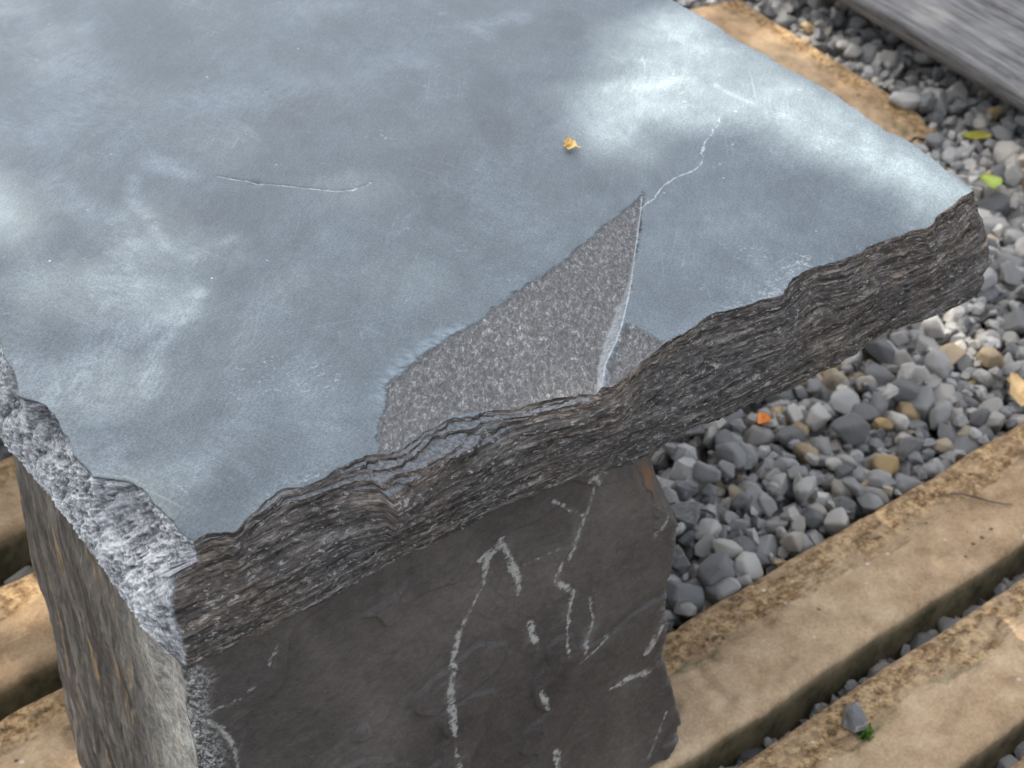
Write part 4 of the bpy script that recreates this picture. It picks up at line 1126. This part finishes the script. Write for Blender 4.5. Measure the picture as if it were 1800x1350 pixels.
# twig on the nearer slat
def twig_mesh(pts, r0, r1):
    V = []; n = len(pts)
    for i, p in enumerate(pts):
        r = r0 + (r1 - r0) * i / (n - 1)
        d = Vector(pts[min(i + 1, n - 1)]) - Vector(pts[max(i - 1, 0)]); d.normalize()
        a = d.cross(Vector((0, 0, 1))).normalized(); b = a.cross(d)
        for k in range(8):
            an = k * math.pi / 4
            V.append(tuple(Vector(p) + a * r * math.cos(an) + b * r * math.sin(an)))
    idx = np.arange(n * 8).reshape(n, 8); idx = np.concatenate([idx, idx[:, :1]], 1)
    return mesh_np('twig', np.array(V), idx_faces(idx))
tw = [(-.022, .009, 0), (-.012, .0065, .0012), (-.002, .0015, .0015), (.008, -.003, .001), (.017, -.0055, .0006), (.024, -.005, 0)]
small('twig', twig_mesh(tw, .0009, .0005), M_BARK, .665, .052, SLAT_TOP + .0016, (0, 0, math.radians(-35)), 'thin dark twig lying on the buff slat near the right edge', 'twig')

# ------------------------------------------------------------------ the tree overhead that breaks up the sun
def build_tree():
    tree = obj('tree', None, label='leafy tree standing behind the bench and shading it', cat='tree')
    D = 4.8
    c0 = Vector((.35, .15, .3)) + TO_SUN * D                 # where the shading branch hangs
    base = Vector((-2.2, 5.0, -.04))
    V, Q = [], []
    def limb(pts, r0, r1, sides=10):
        n = len(pts); b0 = sum(len(v) for v in V)
        P = []
        for i, p in enumerate(pts):
            r = r0 + (r1 - r0) * (i / (n - 1)) ** .8
            d = (pts[min(i + 1, n - 1)] - pts[max(i - 1, 0)]).normalized()
            a = d.cross(Vector((.3, .2, 1))).normalized(); b = a.cross(d)
            for k in range(sides):
                an = 2 * math.pi * k / sides
                P.append(tuple(p + a * r * math.cos(an) + b * r * math.sin(an)))
        V.append(np.array(P))
        idx = np.arange(n * sides).reshape(n, sides) + b0
        Q.append(idx_faces(np.concatenate([idx, idx[:, :1]], 1)))
    def path(a, b, sag, n=12):
        return [a.lerp(b, i / (n - 1)) + Vector((random.gauss(0, .03), random.gauss(0, .03), sag * math.sin(math.pi * i / (n - 1)))) for i in range(n)]
    fork = base + Vector((.15, -.3, 3.6))
    limb(path(base, fork, 0), .24, .17, 14)
    tips = []
    a0_ = math.atan2(fork.y - c0.y, fork.x - c0.x)
    for k in range(9):
        a = a0_ + (k - 4) * .36
        tip = c0 + Vector((1.5 * math.cos(a), 1.5 * math.sin(a), random.uniform(-.1, .7)))
        limb(path(fork, tip, .5), .07, .012, 8); tips.append(tip)
    for k in range(7):
        a = 2 * math.pi * k / 7 + .3
        tip = fork + Vector((2.2 * math.cos(a), 2.2 * math.sin(a), random.uniform(1.2, 2.6)))
        limb(path(fork, tip, .4), .08, .014, 8); tips.append(tip)
    obj('trunk', mesh_np('trunk', np.concatenate(V), np.concatenate(Q)), M_BARK, tree)
    # sun flecks: foliage shaped with openings, as spots where rays meet the bench top
    gaps = [(.478, .12, .050, .21, -9, 1.0), (.470, .225, .080, .060, 25, 1.0), (.385, .180, .085, .042, 15, .78),
            (.045, .15, .085, .085, 30, .50), (.11, .25, .09, .07, 0, .35), (.20, .43, .11, .07, 20, .40), (.29, .335, .07, .05, 0, .25), (.02, .05, .05, .06, 0, .5),
            (.78, .21, .12, .10, 0, .6), (.72, .08, .08, .06, 0, .5), (.95, .25, .1, .08, 0, .5), (.95, .45, .10, .06, 40, .5), (1.15, .85, .12, .06, 30, .3)]
    ux = Vector((1, 0, 0)); uy = Vector((0, 1, 0))
    LV, LQ = [], []; nb = 0
    rg = random.Random(11)
    clusters = [(rg.uniform(-1.75, 1.75), rg.uniform(-1.75, 1.75), rg.uniform(-.5, .5)) for _ in range(1150)]
    def leaf_at(p):
        nonlocal nb
        L = rg.uniform(.05, .085); W = L * rg.uniform(.45, .6)
        d = Vector((rg.gauss(0, 1), rg.gauss(0, 1), rg.gauss(-.3, .5))).normalized()
        n = Vector((rg.gauss(0, .5), rg.gauss(0, .5), 1)).normalized()
        s = d.cross(n).normalized()
        pts = [p - d * L * .5, p - d * L * .12 + s * W * .5, p + d * L * .22 + s * W * .36, p + d * L * .5, p + d * L * .22 - s * W * .36, p - d * L * .12 - s * W * .5]
        LV.extend(tuple(q) for q in pts)
        LQ.append((nb, nb + 1, nb + 2, nb + 3)); LQ.append((nb, nb + 3, nb + 4, nb + 5)); nb += 6
    def open_sky(p):
        k = (p.z - ZT) / TO_SUN.z
        h = p - TO_SUN * k
        keep = 1.0
        for gx, gy, sx, sy, an, st in gaps:
            dx, dy = h.x - gx, h.y - gy
            c, s = math.cos(math.radians(an)), math.sin(math.radians(an))
            lx, ly = dx * c + dy * s, -dx * s + dy * c
            keep *= 1 - st * math.exp(-((lx / sx) ** 4 + (ly / sy) ** 4))
        return keep
    for cx, cy, cz in clusters:
        if math.hypot(cx, cy) > 1.8: continue
        for _ in range(26):
            p = c0 + Vector((cx + rg.gauss(0, .10), cy + rg.gauss(0, .10), cz + rg.gauss(0, .08)))
            if rg.random() < open_sky(p):
                leaf_at(p)
    for _ in range(560):                                     # loose leaves added to block the sun right of the opening
        hy = rg.uniform(-.12, .40); hx = .505 + rg.uniform(0, .15)
        leaf_at(Vector((hx + .12 * hy, hy, ZT)) + TO_SUN * rg.uniform(4.3, 5.2))
    for _ in range(60):                                      # more loose leaves added to shade the near corner
        leaf_at(Vector((rg.uniform(.03, .17), rg.uniform(.0, .10), ZT)) + TO_SUN * rg.uniform(4.3, 5.2))
    for tip in tips[9:]:
        for _ in range(420):
            p = tip + Vector((rg.gauss(0, .55), rg.gauss(0, .55), rg.gauss(0, .4)))
            if rg.random() < open_sky(p):
                leaf_at(p)
    obj('crown', mesh_np('crown', np.array(LV), np.array(LQ), smooth=False), M_LEAF, tree)
    print('leaves', nb // 6)
build_tree()
